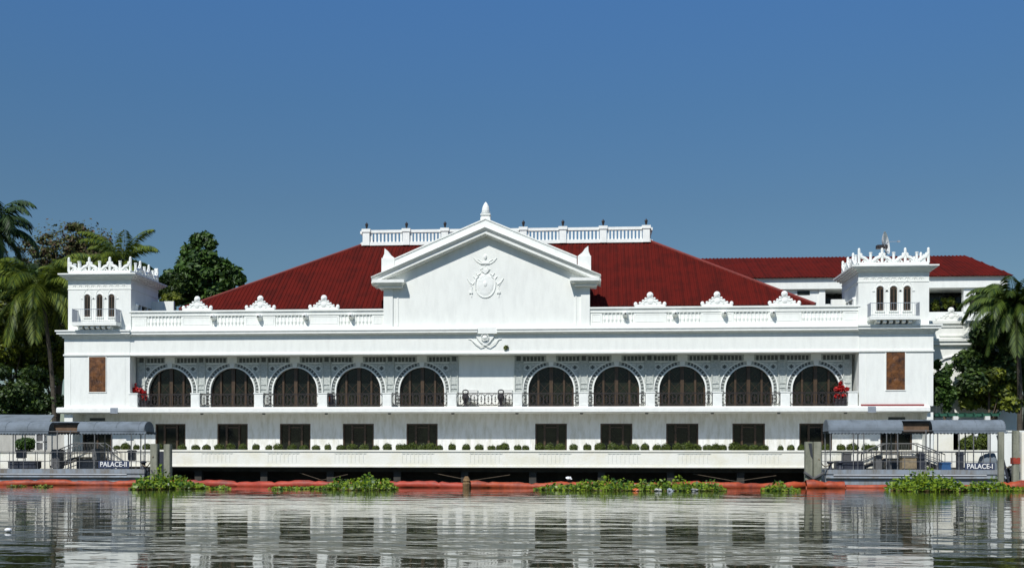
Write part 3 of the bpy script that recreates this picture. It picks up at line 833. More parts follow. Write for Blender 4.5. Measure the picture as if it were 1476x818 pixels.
    crest_run((fx0, fy0, 0), (fx1, fy0, 0), 3); crest_run((fx0, fy0+.14, 0), (fx0, fy1, 0), 3, False)
    crest_run((fx1, fy0+.14, 0), (fx1, fy1, 0), 3, False); crest_run((fx0+.14, fy1+.0, 0), (fx1-.14, fy1+.0, 0), 3, False)
    pb(m, 'openwork_cresting', TRIM, tw)
    # arched windows
    for (wx, w_, z0_, z1_) in wins:
        r_ = w_
        poly = [(wx-w_, z0_), (wx+w_, z0_)] + [(wx+r_*math.cos(t_), z1_-r_+r_*math.sin(t_)) for t_ in np.linspace(0, math.pi, 9)]
        m = MB(); m.prism(poly, UY-.02, UY+.03)
        pb(m, 'tower_window', BROWN, tw)
        m = MB()
        for a_ in (-.5, .5): m.box(wx+a_*w_-w_*.22, wx+a_*w_+w_*.22, UY-.032, UY-.02, z0_+.1, z1_-w_*.9)
        pb(m, 'window_louvre', GLASS, tw)
        m = MB()
        m.tube([(wx-w_-.06, UY-.02, z0_-.05), (wx-w_-.06, UY-.02, z1_-r_)] + [(wx-(r_+.06)*math.cos(t_), UY-.02, z1_-r_+(r_+.06)*math.sin(t_)) for t_ in np.linspace(0.2, math.pi-.2, 8)] + [(wx+w_+.06, UY-.02, z1_-r_), (wx+w_+.06, UY-.02, z0_-.05)], .05, 5)
        m.tube([(wx-w_-.16, UY-.01, z1_-r_), (wx-w_-.02, UY-.01, z1_+.18), (wx, UY-.01, z1_+.48), (wx+w_+.02, UY-.01, z1_+.18), (wx+w_+.16, UY-.01, z1_-r_)], .022, 4)
        m.ball(wx, UY-.01, z1_+.42, .07, .05, .09, 6, 4)
        m.box(wx-w_-.1, wx+w_+.1, UY-.08, UY, z0_-.1, z0_-.02)
        for q_ in (-1, 1): m.box(wx+q_*(w_+.2)-.1, wx+q_*(w_+.2)+.1, UY-.04, UY, z1_-r_-.12, z1_-r_-.04)
        pb(m, 'window_moulding', TRIM, tw)
    # little balcony
    bx0, bx1, bz0, bz1, bzr, BYF = balc
    m = MB(); m.box(bx0, bx1, BYF, UY, bz0, bz1)
    pb(m, 'balcony_floor', TRIM, tw)
    m = MB(); nco = 6
    for i in range(nco):
        xx = bx0+.62 + (bx1-bx0-1.24)*i/(nco-1)
        m.prism_x([(UY, bz0-.5), (UY, bz0-.004), (BYF+.15, bz0-.004), (BYF+.12, bz0-.16), (BYF+.35, bz0-.26), (UY-.2, bz0-.36)], xx-.12, xx+.12)
    pb(m, 'corbels', TRIM, tw)
    m = MB()
    loop = [(bx0+.04, UY), (bx0+.04, BYF+.05), (bx1-.04, BYF+.05), (bx1-.04, UY)]
    m.tube([(a, b, bzr) for a, b in loop], .025, 4); m.tube([(a, b, bz1+.08) for a, b in loop], .02, 4)
    for xx in np.arange(bx0+.04, bx1, .16): m.tube([(xx, BYF+.05, bz1), (xx, BYF+.05, bzr)], .009, 4)
    for xx in (bx0+.04, bx1-.04):
        for yy in np.arange(BYF+.05, UY, .09): m.box(xx-.012, xx+.012, yy-.02, yy+.02, bz1, bzr)
        m.tube([(xx, BYF+.05, bz1), (xx, BYF+.05, bzr+.04)], .035, 4)
    pb(m, 'tower_railing', GREYM, tw)
    # carved wooden panel in the lower block
    (c0_, c1_, cz0, cz1) = notch
    m = MB(); m.box(c0_, c1_, -.075, -.035, cz0, cz1)
    for fx in np.linspace(c0_+.15, c1_-.15, 4): m.box(fx-.03, fx+.03, -.09, -.075, cz0+.1, cz0+.9)
    cxm = (c0_+c1_)/2; czm = (cz0+cz1)/2
    m.ball(cxm+.05, -.075, czm+.75, .26, .03, .3, 10, 6); m.ball(cxm-.08, -.075, czm+.1, .3, .03, .45, 9, 6); m.ball(cxm+.12, -.075, czm-.75, .3, .03, .22, 8, 6)
    for q_ in range(7): m.tube([(cxm+(q_-3)*.15, -.08, czm-.9+.1*(q_%3)), (cxm+(q_-3)*.12+.06, -.085, czm-.3+.15*(q_%2)), (cxm+(q_-3)*.1-.05, -.08, czm+.5+.12*(q_%3))], .025, 4)
    cp = pb(m, 'carved_panel', BRONZE, tw)
    m = MB(); m.box(c0_-.06, c0_, -.085, -.035, cz0-.06, cz1+.06); m.box(c1_, c1_+.06, -.085, -.035, cz0-.06, cz1+.06)
    m.box(c0_, c1_, -.085, -.035, cz0-.06, cz0); m.box(c0_, c1_, -.085, -.035, cz1, cz1+.06)
    pb(m, 'panel_frame', WHITE, tw)
    return tw
def zl(py, Y=0): return az(py, Y, 140)
def zr_(py, Y=0): return az(py, Y, 1290)
tower(-1, XL, XLi, ax(98, .05), ax(188.5, .05), [(ax(p, 0), .21, zl(456), zl(424)) for p in (125.5, 143.2, 160.5)],
      (ax(103, -.9), ax(167, -.9), zl(468.5, -.9), zl(463.5, -.9), zl(445, -.9), -.9), None, (ax(129, 0), ax(153, 0), zl(564.5), zl(514)))
tower(1, XRi, XR, ax(1237, .05), ax(1339, .05), [(ax(p, 0), .24, zr_(447), zr_(412)) for p in (1268.5, 1288, 1307.6)],
      (ax(1254, -.9), ax(1326, -.9), zr_(460, -.9), zr_(455, -.9), zr_(436, -.9), -.9), None, (ax(1277, 0), ax(1304, 0), zr_(561.5), zr_(507)))
# low parapet walls on the roof beside the towers
m = MB(); m.box(ax(207, 4), ax(250, 4), 4, 4.25, 12.2, az(434, 4, 230)); m.box(ax(1198, 4), ax(1236, 4), 4, 4.25, 12.2, az(431, 4, 1220))
m.box(ax(207, 4), ax(207, 4)+.25, 4.25, 8, 12.2, az(434, 4, 230))
pb_split(m, 'roof_deck_wall', WHITE)
# red gutter pipe lying on the slab below the right tower panel
m = MB(); m.tube([(ax(1241, -.15), -.15, zslab_t+.06), (ax(1332, -.15), -.15, zslab_t+.06)], .06, 6)
pb(m, 'red_pipe', new_mat('red_brown_pipe', (.25, .03, .03), .6))

# ---- river terrace
TY = -3.5
tz0, tz1 = az(673, TY), az(648, TY)
txl, txr = ax(168, TY), ax(1295, TY)
m = MB()
m.box(txl, txr, TY, TY+.3, tz0, tz1-.12); m.box(txl-.05, txr+.05, TY-.06, TY+.36, tz1-.12, tz1)
m.box(txl, txr, TY-.05, TY, tz0, tz0+.1)
m.box(txl, txr, TY+.3, WY, 1.2, ZD-.02)
tr = pb(m, 'terrace_wall', TERRW)
m = MB()
for k in range(-5, 6):
    c = ax(701, TY) + S*k*1.0 + (.0)
    a, b = c-1.15-.0, c+1.15
    if b > txr: continue
    m = MB()
    m.box(a, b, TY-.02, TY, tz1-.26, tz1-.235)
    for i in range(8):
        xx = a+.14 + i*(b-a-.28)/7; m.box(xx-.055, xx+.055, TY-.012, TY, tz1-.30, tz1-.25)
        m.box(xx-.11, xx-.095, TY-.012, TY, tz0+.3, tz1-.34)
    pb(m, 'blind_baluster_slots', TILEW, tr)

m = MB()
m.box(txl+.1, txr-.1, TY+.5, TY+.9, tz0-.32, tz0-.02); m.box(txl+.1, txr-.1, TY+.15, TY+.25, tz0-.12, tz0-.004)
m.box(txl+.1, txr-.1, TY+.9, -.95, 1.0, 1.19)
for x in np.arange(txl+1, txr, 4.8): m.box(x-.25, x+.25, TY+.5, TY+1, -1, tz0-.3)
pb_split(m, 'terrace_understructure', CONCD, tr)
m = MB()
for a, b in ((625, 735), (1000, 1120), (430, 500)):
    m.tube([(ax(a, TY), TY+.4, .75), (ax((a+b)/2, TY), TY-.2, .25), (ax(b, TY), TY+.3, .65)], .02, 5)
pb_split(m, 'mooring_cable', BARK, tr)

# ================================================================== ANNEX AND WINGS
AY = 14.0
annex = empty('annex_building', 'white annex with red hipped roof and planted open gallery behind the right tower', 'building', (ax(1290, AY), AY, 0))
zfb, zft = az(415, AY, 1290), az(399, AY, 1290); zrg = az(370.5, AY+7, 1200)
axl, axr = ax(900, AY), ax(1452, AY)
m = MB()
m.box(axl, axr, AY, AY+14, zfb, zft)
m.box(ax(1100, AY), ax(1190, AY), AY+.3, AY+.7, 8, zfb); m.box(ax(1190, AY), ax(1235, AY), AY+.3, AY+.7, 8, az(437, AY, 1220))
m.box(ax(1235, AY), axr, AY+.3, AY+.7, 5, az(449, AY, 1290))
m.box(axl, axr, AY+3, AY+3.3, 5, zfb); 
aw = pb(m, 'wall', WHITE, annex)
m = MB(); m.box(ax(1150, AY), ax(1168, AY), AY+.27, AY+.3, az(424, AY, 1160), az(418, AY, 1160)); 
m.box(ax(1190, AY)+.1, axr-.2, AY+2.9, AY+2.996, az(449, AY, 1290), zfb)  # dark sheet across the open gallery stands in for its shaded depth
pb(m, 'window', GLASS, annex)
for a, b in ((1181, 1190), (1390, 1407)):
    m = MB(); m.box(ax(a, AY), ax(b, AY), AY+.2, AY+.75, az(449, AY, 1390), zfb)
    pc = pb(m, 'column', WHITE, annex)
m = MB(); xx = ax(1401, AY); zz = az(432, AY, 1400)
m.prism([(xx-.12, zz-.4), (xx+.05, zz-.5), (xx+.2, zz-.1), (xx+.22, zz+.3), (xx, zz+.5), (xx-.2, zz+.2)], AY+.16, AY+.2)
pb(m, 'wall_lamp', IRON, annex)
m = MB(); e0 = (axl-.5, AY-.3, zft+.002); e1 = (axr+.4, AY-.3, zft+.002); e2 = (axr+.4, AY+14, zft+.002); e3 = (axl-.5, AY+14, zft+.002)
t0 = (axl+5, AY+7, zrg); t1 = (ax(1392, AY+7), AY+7, zrg)
m.add([e0, e1, e2, e3, t0, t1], [(0,1,5,4), (1,2,5), (2,3,4,5), (3,0,4), (3,2,1,0)])
ribs(m, e0, e1, t0, t1, .33, .05)
pb(m, 'roof', RED, annex)

# lower wing right of the tower
WGY = 4.5
wing = empty('wing_building', 'low white wing with crested parapet between right tower and palms', 'building', (ax(1380, WGY), WGY, 0))
def zw(py): return az(py, WGY, 1380)
wxl, wxr = ax(1346, WGY)-1.5, ax(1466, WGY)
m = MB()
m.box(wxl, wxr, WGY, WGY+9, .9, zw(497)); m.box(wxl, wxr, WGY-.25, WGY+.3, zw(497), zw(492)); m.box(wxl, wxr, WGY-.35, WGY+.3, zw(492), zw(488))
m.box(wxl, wxr, WGY+.05, WGY+.35, zw(488), zw(466)); m.box(wxl, wxr, WGY-.1, WGY+.45, zw(466), zw(462))
ww_ = pb(m, 'wall', WHITE, wing)
m = MB(); a, b = ax(1354, WGY), ax(1388, WGY)
m.box(a, b, WGY-.03, WGY+.05, zw(484), zw(482)); m.box(a, b, WGY-.03, WGY+.05, zw(471), zw(469.5))
n = 10
for i in range(n): baluster(m, ax(1396, WGY)+i*.33, WGY-.02, zw(486), zw(467), .11)
pb(m, 'parapet_relief', TRIM, wing)
cr = crest_mesh().build('crest_ornament', TRIM, wing); cr.location = (ax(1372, WGY)-wing.location.x, .2, zw(462)); cr.scale = (1.0, 1, .95)
m = MB(); c_ = ax(1378, WGY)
m.tube([(c_-1.5, WGY-.06, 2), (c_-1.5, WGY-.06, zw(530))] + [(c_-1.5*math.cos(t), WGY-.06, zw(530)+.9*math.sin(t)) for t in np.linspace(.2, math.pi-.2, 8)] + [(c_+1.5, WGY-.06, zw(530)), (c_+1.5, WGY-.06, 2)], .09, 6)
pb(m, 'arch_moulding', TRIM, wing)
m = MB(); m.box(ax(1400, WGY), ax(1432, WGY), WGY-.03, WGY, zw(560), zw(515))
pb(m, 'window', GLASS, wing)

# ================================================================== PONTOONS
def canopy_part(parent, xa, xb, yf, yb, zl_, zt_, gap, name='canopy'):
    """barrel canvas roof running along X, valance scallops along the front edge, a gap where the front slope is cut away"""
    yc = (yf+yb)/2; hw = (yb-yf)/2; hh = zt_-zl_
    prof = [(yc-hw*math.cos(t), zl_+hh*math.sin(t)**.8) for t in np.linspace(0, math.pi, 15)]
    def shell(mb, a, b, pr):
        n = len(pr); k = len(mb.v)
        inn = [(yc+(y-yc)*.97, z-.03) for y, z in pr]
        for x in (a, b): mb.v += [(x, y, z) for y, z in pr] + [(x, y, z) for y, z in inn]
        for i in range(n-1):
            mb.f.append((k+i, k+i+1, k+2*n+i+1, k+2*n+i)); mb.f.append((k+n+i, k+3*n+i, k+3*n+i+1, k+n+i+1))
        mb.f.append((k, k+2*n, k+3*n, k+n)); mb.f.append((k+n-1, k+2*n-1, k+4*n-1, k+3*n-1))
        for off in (0, 2*n):
            for i in range(n-1): mb.f.append((k+off+i, k+off+n+i, k+off+n+i+1, k+off+i+1))
    m = MB()
    g0, g1 = gap
    shell(m, xa, g0, prof); shell(m, g1, xb, prof); shell(m, g0, g1, prof[5:])
    for q, xs_ in enumerate(np.arange(xa+.02, xb, 1.55)):
        pr = prof if not (g0 < xs_ < g1) else prof[5:]
        m.tube([(xs_, yc+(y-yc)*1.005, z+.008) for y, z in pr], .016, 4)
    m.tube([(xa, yf-.01, zl_+.05), (g0, yf-.01, zl_+.05)], .02, 4); m.tube([(g1, yf-.01, zl_+.05), (xb, yf-.01, zl_+.05)], .02, 4)
    cn = pb(m, name, CANVAS, parent)
    m = MB()                                              # scalloped valance
    for y in (yf, yb):
        x = xa
        while x < xb-.05:
            if y == yb or not (g0-.1 < x < g1):
                w = .22; m.prism([(x, zl_), (x+w, zl_), (x+w, zl_-.10), (x+w*.75, zl_-.155), (x+w*.5, zl_-.17), (x+w*.25, zl_-.155), (x, zl_-.10)], y-.012, y+.012)
            x += .22
    pb_split(m, 'valance', CANVAS, cn, .1)
    for e in (xa-.0, xb+.0):
        m = MB(); m.prism_x([(y, z) for y, z in prof][::-1], e-.02, e+.02)
        pb(m, 'end_panel', CANVAS, cn)
    m = MB(); m.box(g0, g1, yc-.1, yc+.35, zl_-.02, zt_-.22); 
    pb(m, 'lining', CANVASIN, cn)
    return cn
def pontoon(name, label, xa, xb, Yf, Yb, zdk, can, posts_px, gap_px, sign_px, text, rails, hullcol=HULL):
    root = empty(name, label, 'floating dock', ((xa+xb)/2, (Yf+Yb)/2, 0))
    m = MB()
    m.box(xa, xb, Yf, Yb, -.4, zdk-.30); m.box(xa-.03, xb+.03, Yf-.06, Yb+.06, zdk-.28, zdk)
    m.tube([(xa, Yf-.10, zdk-.52), (xb, Yf-.10, zdk-.52)], .07, 8)
    pb(m, 'hull', hullcol, root)
    m = MB(); m.box(xa+.5, xb-2.0, Yf-.03, Yf-.004, zdk-.46, zdk-.32)
    pb(m, 'hull_stripe', HULLD, root)
    m = MB(); m.box(xa+.5, xb-1.2, Yf-.05, Yf-.03, zdk-.36, zdk-.30); pb(m, 'fender_strip', HULLL, root)
    # railing
    m = MB()
    zr = zdk+1.16; zm = zdk+.52
    for z, r in ((zr, .026), (zm, .018)):
        m.tube([(xa+.1, Yf+.12, z), (xb-.1, Yf+.12, z), (xb-.1, Yb-.1, z)], r, 5)
    for i, x in enumerate(np.arange(xa+.1, xb, .98)): m.tube([(x, Yf+.12, zdk), (x, Yf+.12, zr)], .022, 4)
    for z, r in ((zr, .024), (zm, .02)): m.tube([(xa+.1, Yb-.1, z), (xb-.1, Yb-.1, z)], r, 5)
    for x in np.arange(xa+.4, xb, 1.3): m.tube([(x, Yb-.1, zdk), (x, Yb-.1, zr)], .022, 4)
    pb(m, 'railing', STEEL, root)
    zl_, zt_, yf, yb, cxa, cxb = can
    for i, x in enumerate(posts_px):
        for y in ((yf+.05, yb-.05) if i % 2 == 0 else (yf+.05,)):
            m = MB(); m.tube([(x, y, zdk), (x, y, zl_+.1)], .038, 6); pb(m, 'canopy_post', STEEL, root)
    m = MB()
    for y in (yf+.05, yb-.05): m.tube([(cxa, y, zl_+.02), (cxb, y, zl_+.02)], .03, 5)
    pb(m, 'canopy_rail', STEEL, root)
    canopy_part(root, cxa, cxb, yf, yb, zl_, zt_, gap_px)
    # sign
    a, b, z0, z1 = sign_px
    m = MB(); m.box(a, b, Yf+.02, Yf+.07, z0, z1); sg = pb(m, 'signboard', NAVY, root)
    cu = bpy.data.curves.new('lettering', 'FONT'); cu.body = text; cu.size = 1.0; cu.extrude = .01; cu.offset = .014
    cu.align_x = 'CENTER'; cu.align_y = 'CENTER'
    t = bpy.data.objects.new('lettering', cu); COL.objects.link(t); cu.materials.append(LETTER)
    bpy.context.view_layer.update()
    w, h = t.dimensions.x, t.dimensions.y
    sx = (b-a)*.86/w; sy = (z1-z0)*.68/h
    me = bpy.data.meshes.new_from_object(t); bpy.data.objects.remove(t); t = bpy.data.objects.new('lettering', me); COL.objects.link(t)
    t.scale = (sx, sy, 1); t.rotation_euler = (R(90), 0, 0)
    t.parent = sg
    ww = Vector((0,0,0)); p = sg
    while p is not None: ww += p.location; p = p.parent
    t.location = Vector(((a+b)/2, Yf-.005, (z0+z1)/2)) - ww
    return root
PYF = -8.2; PYB = -5.0
def pz(py, px, Y=PYF): return at(px, py, Y)[1]
def pxx(px, Y=PYF): return ax(px, Y, 660)
zd1 = pz(675.5, 110)
pontoon('floating_dock', 'grey floating dock under a canvas canopy, signed PALACE-II, at the left tower', pxx(-70), pxx(208), PYF, PYB, zd1,
        (pz(621.5, 150), pz(607, 150, -7.2), -7.9, -6.2, pxx(-60), pxx(215, -7)), [pxx(p) for p in (-52, -20, 15, 61, 79, 98, 133, 158, 186, 206)],
        (pxx(67), pxx(108)), (pxx(141.5), pxx(186), pz(674, 165), pz(663.5, 165)), 'PALACE-II', None)
zd2 = pz(676.5, 1320)
pontoon('floating_dock', 'grey floating dock under a canvas canopy, signed PALACE-I, at the right tower', pxx(1190), pxx(1450), PYF, PYB, zd2,
        (pz(620.5, 1320), pz(604.5, 1320, -7.2), -7.9, -6.2, pxx(1190, -7), pxx(1452)), [pxx(p) for p in (1198.5, 1232, 1247, 1280, 1296, 1337, 1354, 1385, 1406, 1430)],
        (pxx(1304), pxx(1346)), (pxx(1391), pxx(1434), pz(677, 1412), pz(666.5, 1412)), 'PALACE-I', None)

# gangways: stair flights, landing, handrails in front of the entrance doors
def gangway(label, xs, Y, side):
    """xs: foot-left, head-left, head-right, foot-right (pixels)"""
    a, b, c, d = [ax(p, Y, 650) for p in xs]
    root = empty('gangway', label, 'gangway', ((b+c)/2, Y, 0))
    zt = ZD+.35; zd = 1.15
    m = MB(); n = 5
    m.box(b, c, Y-.6, TY-.1, zt-.12, zt)
    for i in range(n):
        z = zd+(zt-zd)*(i+1)/(n+1)
        m.box(a+(b-a)*(i+.35)/n, a+(b-a)*(i+1.15)/n, Y-.55, Y+.55, z-.04, z)
        m.box(d+(c-d)*(i+.35)/n, d+(c-d)*(i+1.15)/n, Y-.55, Y+.55, z-.04, z)
    pb(m, 'step', TAN, root)
    m = MB()
    for y in (Y-.55, Y+.55):
        m.add([(a, y-.03, zd-.1), (b, y-.03, zt-.16), (b, y-.03, zt), (a, y-.03, zd+.08), (a, y+.03, zd-.1), (b, y+.03, zt-.16), (b, y+.03, zt), (a, y+.03, zd+.08)], [(0,1,2,3), (7,6,5,4), (0,4,5,1), (3,2,6,7), (0,3,7,4), (1,5,6,2)])
        m.add([(d, y-.03, zd-.1), (c, y-.03, zt-.16), (c, y-.03, zt), (d, y-.03, zd+.08), (d, y+.03, zd-.1), (c, y+.03, zt-.16), (c, y+.03, zt), (d, y+.03, zd+.08)], [(0,1,2,3), (7,6,5,4), (0,4,5,1), (3,2,6,7), (0,3,7,4), (1,5,6,2)])
    m.box(b+.1, c-.1, Y-.5, Y+.4, .9, zt-.13)
    pb(m, 'stringer', GREYB, root)
    m = MB()
    for y in (Y-.6, Y+.55):
        m.tube([(a, y, zd+.95), (b, y, zt+.98), (c, y, zt+.98), (d, y, zd+.95)], .035, 5)
        m.tube([(a, y, zd+.45), (b, y, zt+.45), (c, y, zt+.45), (d, y, zd+.45)], .022, 5)
        for (u, v) in ((a, b), (d, c)):
            for t in np.linspace(0, 1, 6): x = u+(v-u)*t; z = zd+(zt-zd)*t; m.tube([(x, y, z), (x, y, z+.95)], .02, 4)
        for x in np.arange(b, c, .22): m.tube([(x, y, zt), (x, y, zt+.98)], .012, 4)
    pb(m, 'handrail', STEEL, root)
gangway('steel gangway with stairs and handrails leading to the door behind the PALACE-II dock', (78, 113, 147, 169), -4.6, -1)
gangway('steel gangway with stairs and handrails leading to the door behind the PALACE-I dock', (1238, 1274, 1318, 1358), -4.6, 1)

# deck clutter: each item a thing with a shaped body and a lid or cap
def crate(px0, px1, py0, py1, Y, d, mat, name, label, cat, lid=None, mat2=None):
    x0, x1 = pxx(px0, Y), pxx(px1, Y); z0, z1 = pz(py1, (px0+px1)/2, Y), pz(py0, (px0+px1)/2, Y)
    root = empty(name, label, cat, ((x0+x1)/2, Y, z0))
    m = MB(); t = (z1-z0)*.14
    m.box(x0+.03, x1-.03, Y, Y+d, z0+.04, z1-t); m.box(x0+.08, x1-.08, Y+.06, Y+d-.06, z0, z0+.04)
    for x in np.linspace(x0+.1, x1-.14, max(2, int((x1-x0)/.5)+1)): m.box(x, x+.05, Y-.02, Y, z0+.06, z1-t-.02)
    pb(m, 'box', mat, root)
    m = MB(); m.box(x0, x1, Y-.04, Y+d+.04, z1-t, z1-t*.35); m.box(x0+.05, x1-.05, Y, Y+d, z1-t*.35, z1)
    pb(m, 'lid', mat2 or mat, root)
    return root
zdk = zd1
crate(11, 52, 663.5, 675, -7.4, .8, DARK, 'deck_box', 'long low dark deck box at the far left of the PALACE-II dock', 'box')
crate(22.5, 34, 647.5, 660, -6.2, .5, GREYB, 'control_cabinet', 'small dark cabinet standing above the long low deck box on the left dock', 'cabinet')
crate(74, 86, 647, 675, -6.6, .7, GREYB, 'control_cabinet', 'tall narrow dark cabinet left of the stairs on the PALACE-II dock', 'cabinet')
crate(183.5, 193, 648, 663.5, -6.2, .5, GREYB, 'control_cabinet', 'small dark grey cabinet above the right end of the PALACE-II sign', 'cabinet')
crate(132, 145, 646, 663, -6.2, .7, GREYB, 'control_cabinet', 'dark cabinet above the left end of the PALACE-II sign', 'cabinet')
crate(1205, 1245, 663.5, 677, -7.4, .8, DARK, 'deck_box', 'long dark blue deck box near the left end of the PALACE-I dock', 'box')
crate(1216, 1228, 652, 664.5, -7.0, .5, GREYB, 'equipment_case', 'small black square case on the long deck box of the PALACE-I dock', 'case')
crate(1300, 1322, 656, 678, -7.2, .8, TAN, 'crate', 'brownish crate at the foot of the PALACE-I gangway', 'crate', mat2=GREYB)
crate(1357, 1371.5, 665.5, 678, -7.6, .8, BLUEP, 'tub', 'blue plastic tub beside the dark post on the PALACE-I dock', 'tub')
crate(1380, 1390, 651, 677, -7.0, .4, DARK, 'control_cabinet', 'tall slim black cabinet left of the PALACE-I sign', 'cabinet')
crate(1262, 1272, 656, 677, -6.6, .7, GREYB, 'control_cabinet', 'black cabinet under the left handrail of the PALACE-I gangway', 'cabinet')
crate(1324, 1334, 652, 676, -6.4, .6, DARK, 'control_cabinet', 'black cabinet right of the brownish crate on the PALACE-I dock', 'cabinet')
# tarpaulin covered heap
x0, x1 = pxx(1412, -6.6), pxx(1440, -6.6); zb_, zt_ = pz(667, 1425, -6.6), pz(652, 1425, -6.6)
m = MB(); g = []
nx, ny = 12, 7
for j in range(ny):
    for i in range(nx):
        u, v = i/(nx-1), j/(ny-1); e = min(1, 6*min(u, 1-u))*min(1, 5*min(v, 1-v))
        g.append((x0+(x1-x0)*u, -6.9+1.3*v, zd2 + (zt_-zd2)*e*(.62+.38*math.sin(u*2.2)) + (rnd.random()-.5)*.06*e))
m.add(g, [(j*nx+i, j*nx+i+1, (j+1)*nx+i+1, (j+1)*nx+i) for j in range(ny-1) for i in range(nx-1)] + [tuple(j*nx for j in range(ny-1, -1, -1))] )
tag(m.build('covered_equipment', CANVAS), 'heap of equipment under a grey tarpaulin behind the PALACE-I sign', 'tarpaulin')
def rope(pts, label, r=.035):
    a, b = Vector(pts[0]), Vector(pts[1]); m = MB()
    m.tube([tuple(a.lerp(b, t) + Vector((0, 0, -pts[2]*math.sin(math.pi*t)))) for t in np.linspace(0, 1, 12)], r, 5)
    tag(m.build('mooring_rope', ROPE, None, True), label, 'rope')
ROPE = new_mat('hemp_rope', (.20, .16, .10), .9)
rope([(pxx(206, -8), -8.05, zd1+.3), (pxx(221, -9.2), -9.25, 1.9), .35], 'slack rope from the right end of the PALACE-II dock to the left pile')
rope([(pxx(1196, -8), -8.05, zd2+.35), (pxx(1180, -9.2), -9.25, 1.8), .3], 'slack rope from the left end of the PALACE-I dock to the close pair of piles')
rope([(pxx(1446, -8), -8.05, zd2+.35), (pxx(1465, -9.4), -9.45, 1.9), .4], 'slack rope from the right end of the PALACE-I dock to the red banded pile')
# mooring bollards
def bollard(px, py, Y, label):
    x, z = at(px, py, Y); root = empty('mooring_bollard', label, 'bollard', (x, Y, z))
    m = MB(); m.lathe(0, 0, [(.20, 0), (.22, .05), (.13, .09), (.11, .3), (.12, .38)], 10); m.build('post', DARK, root, True)
    m = MB(); m.lathe(0, 0, [(.12, .38), (.22, .43), (.23, .5), (.12, .56), (.03, .57)], 10); m.build('cap', DARK, root, True)
bollard(1196.5, 676.5, -7.9, 'dark mushroom bollard at the left end of the PALACE-I dock')
bollard(1211, 676.5, -8.05, 'small dark bollard in front of the long dark blue deck box')
bollard(209.5-3, 675.5, -7.9, 'dark bollard at the right end of the PALACE-II dock')

# tyre fender on the right end of the right dock
def tyre(px, py, Y, label):
    x, z = at(px, py, Y); m = MB(); 
    m.tube([(x, Y+.38*math.cos(t), z+.38*math.sin(t)) for t in np.linspace(0, 2*math.pi, 17)[:16]], .13, 8, closed=True)
    tag(m.build('tyre_fender', HULLD, None, True), label, 'tyre')
tyre(1456, 682, -7.6, 'black tyre fender hanging at the right end of the PALACE-I dock')
tyre(213, 684, -7.6, 'black tyre fender hanging at the right end of the PALACE-II dock')

# ================================================================== MOORING PILES
def pile(px0, px1, pytop, Y, label, name='mooring_pile', braces=True, rust=False, mat=CONC):
    x0, x1 = pxx(px0, Y), pxx(px1, Y); zt = pz(pytop, (px0+px1)/2, Y)
    root = empty(name, label, 'pile', ((x0+x1)/2, Y, 0), 'concrete mooring piles at the docks')
    m = MB(); w = x1-x0; c = .05
    poly = [(x0+c, Y), (x1-c, Y), (x1, Y+c), (x1, Y+w-c), (x1-c, Y+w), (x0+c, Y+w), (x0, Y+w-c), (x0, Y+c)]
    m.prism_z(poly, -2, zt-.06); m.prism_z([(x0+(px_-x0)*.94+w*.03, Y+(py_-Y)*.94+w*.03) for px_, py_ in poly], zt-.06, zt)
    pb(m, 'shaft', mat, root)
    return root, x0, x1, zt
r1, a1, b1, z1 = pile(216, 226.5, 639, -9.2, 'left concrete pile of the pair at the right end of the PALACE-II dock')
r2, a2, b2, z2 = pile(235.5, 245, 639.5, -9.2, 'right concrete pile of the pair at the right end of the PALACE-II dock')
m = MB(); m.tube([(a1+.1, -9.26, 1.0), (b1-.05, -9.3, .3)], .05, 6); pb(m, 'rope', GREYB, r1)
m = MB(); m.box(b1+.08, a2-.06, -9.0, -8.6, .2, z2-.5); 
o = pb(m, 'dark_gap_fill', DARK, r2)  # dark block added to stand in for the dark gap between the piles
r3, a3, b3, z3 = pile(1161, 1172, 636, -9.2, 'left concrete pile of the close pair left of the PALACE-I dock')
r4, a4, b4, z4 = pile(1173, 1184.5, 636, -9.2, 'right concrete pile of the close pair left of the PALACE-I dock')
m = MB(); xc = a3+(b3-a3)*.62
m.add([(xc-.12, -9.215, z3-.1), (xc+.1, -9.215, z3-.1), (xc+.16, -9.215, z3-1.1), (xc+.02, -9.215, z3-.9), (xc-.12, -9.2, z3-.1), (xc+.1, -9.2, z3-.1), (xc+.16, -9.2, z3-1.1), (xc+.02, -9.2, z3-.9)], [(0,1,2,3), (7,6,5,4), (0,4,5,1), (1,5,6,2), (2,6,7,3), (3,7,4,0)])
pb(m, 'crack', HULLD, r3)
m = MB(); m.tube([(a3-.1, -9.3, .95), (b3, -9.35, .55), (b4+.1, -9.3, .9)], .09, 6); pb(m, 'rope', GREYB, r3)
r5, a5, b5, z5 = pile(1440, 1448, 622, -9.4, 'leaning-braced grey pile just right of the PALACE-I sign')
r6, a6, b6, z6 = pile(1461, 1470, 620, -9.4, 'tall grey pile with a red band right of the PALACE-I dock')
m = MB(); m.box(a6-.02, b6+.02, -9.42, -8.9, pz(668, 1465, -9.4), pz(659, 1465, -9.4)); pb(m, 'red_band', BOOMR, r6)
r7, a7, b7, z7 = pile(1473, 1492, 622, -9.0, 'wide pale pile at the right edge of the photo', mat=TERRW)
m = MB(); m.tube([(a5, -9.1, z5-.2), (b5+.4, -9.1, .2)], .07, 6); pb(m, 'brace', DARK, r5)

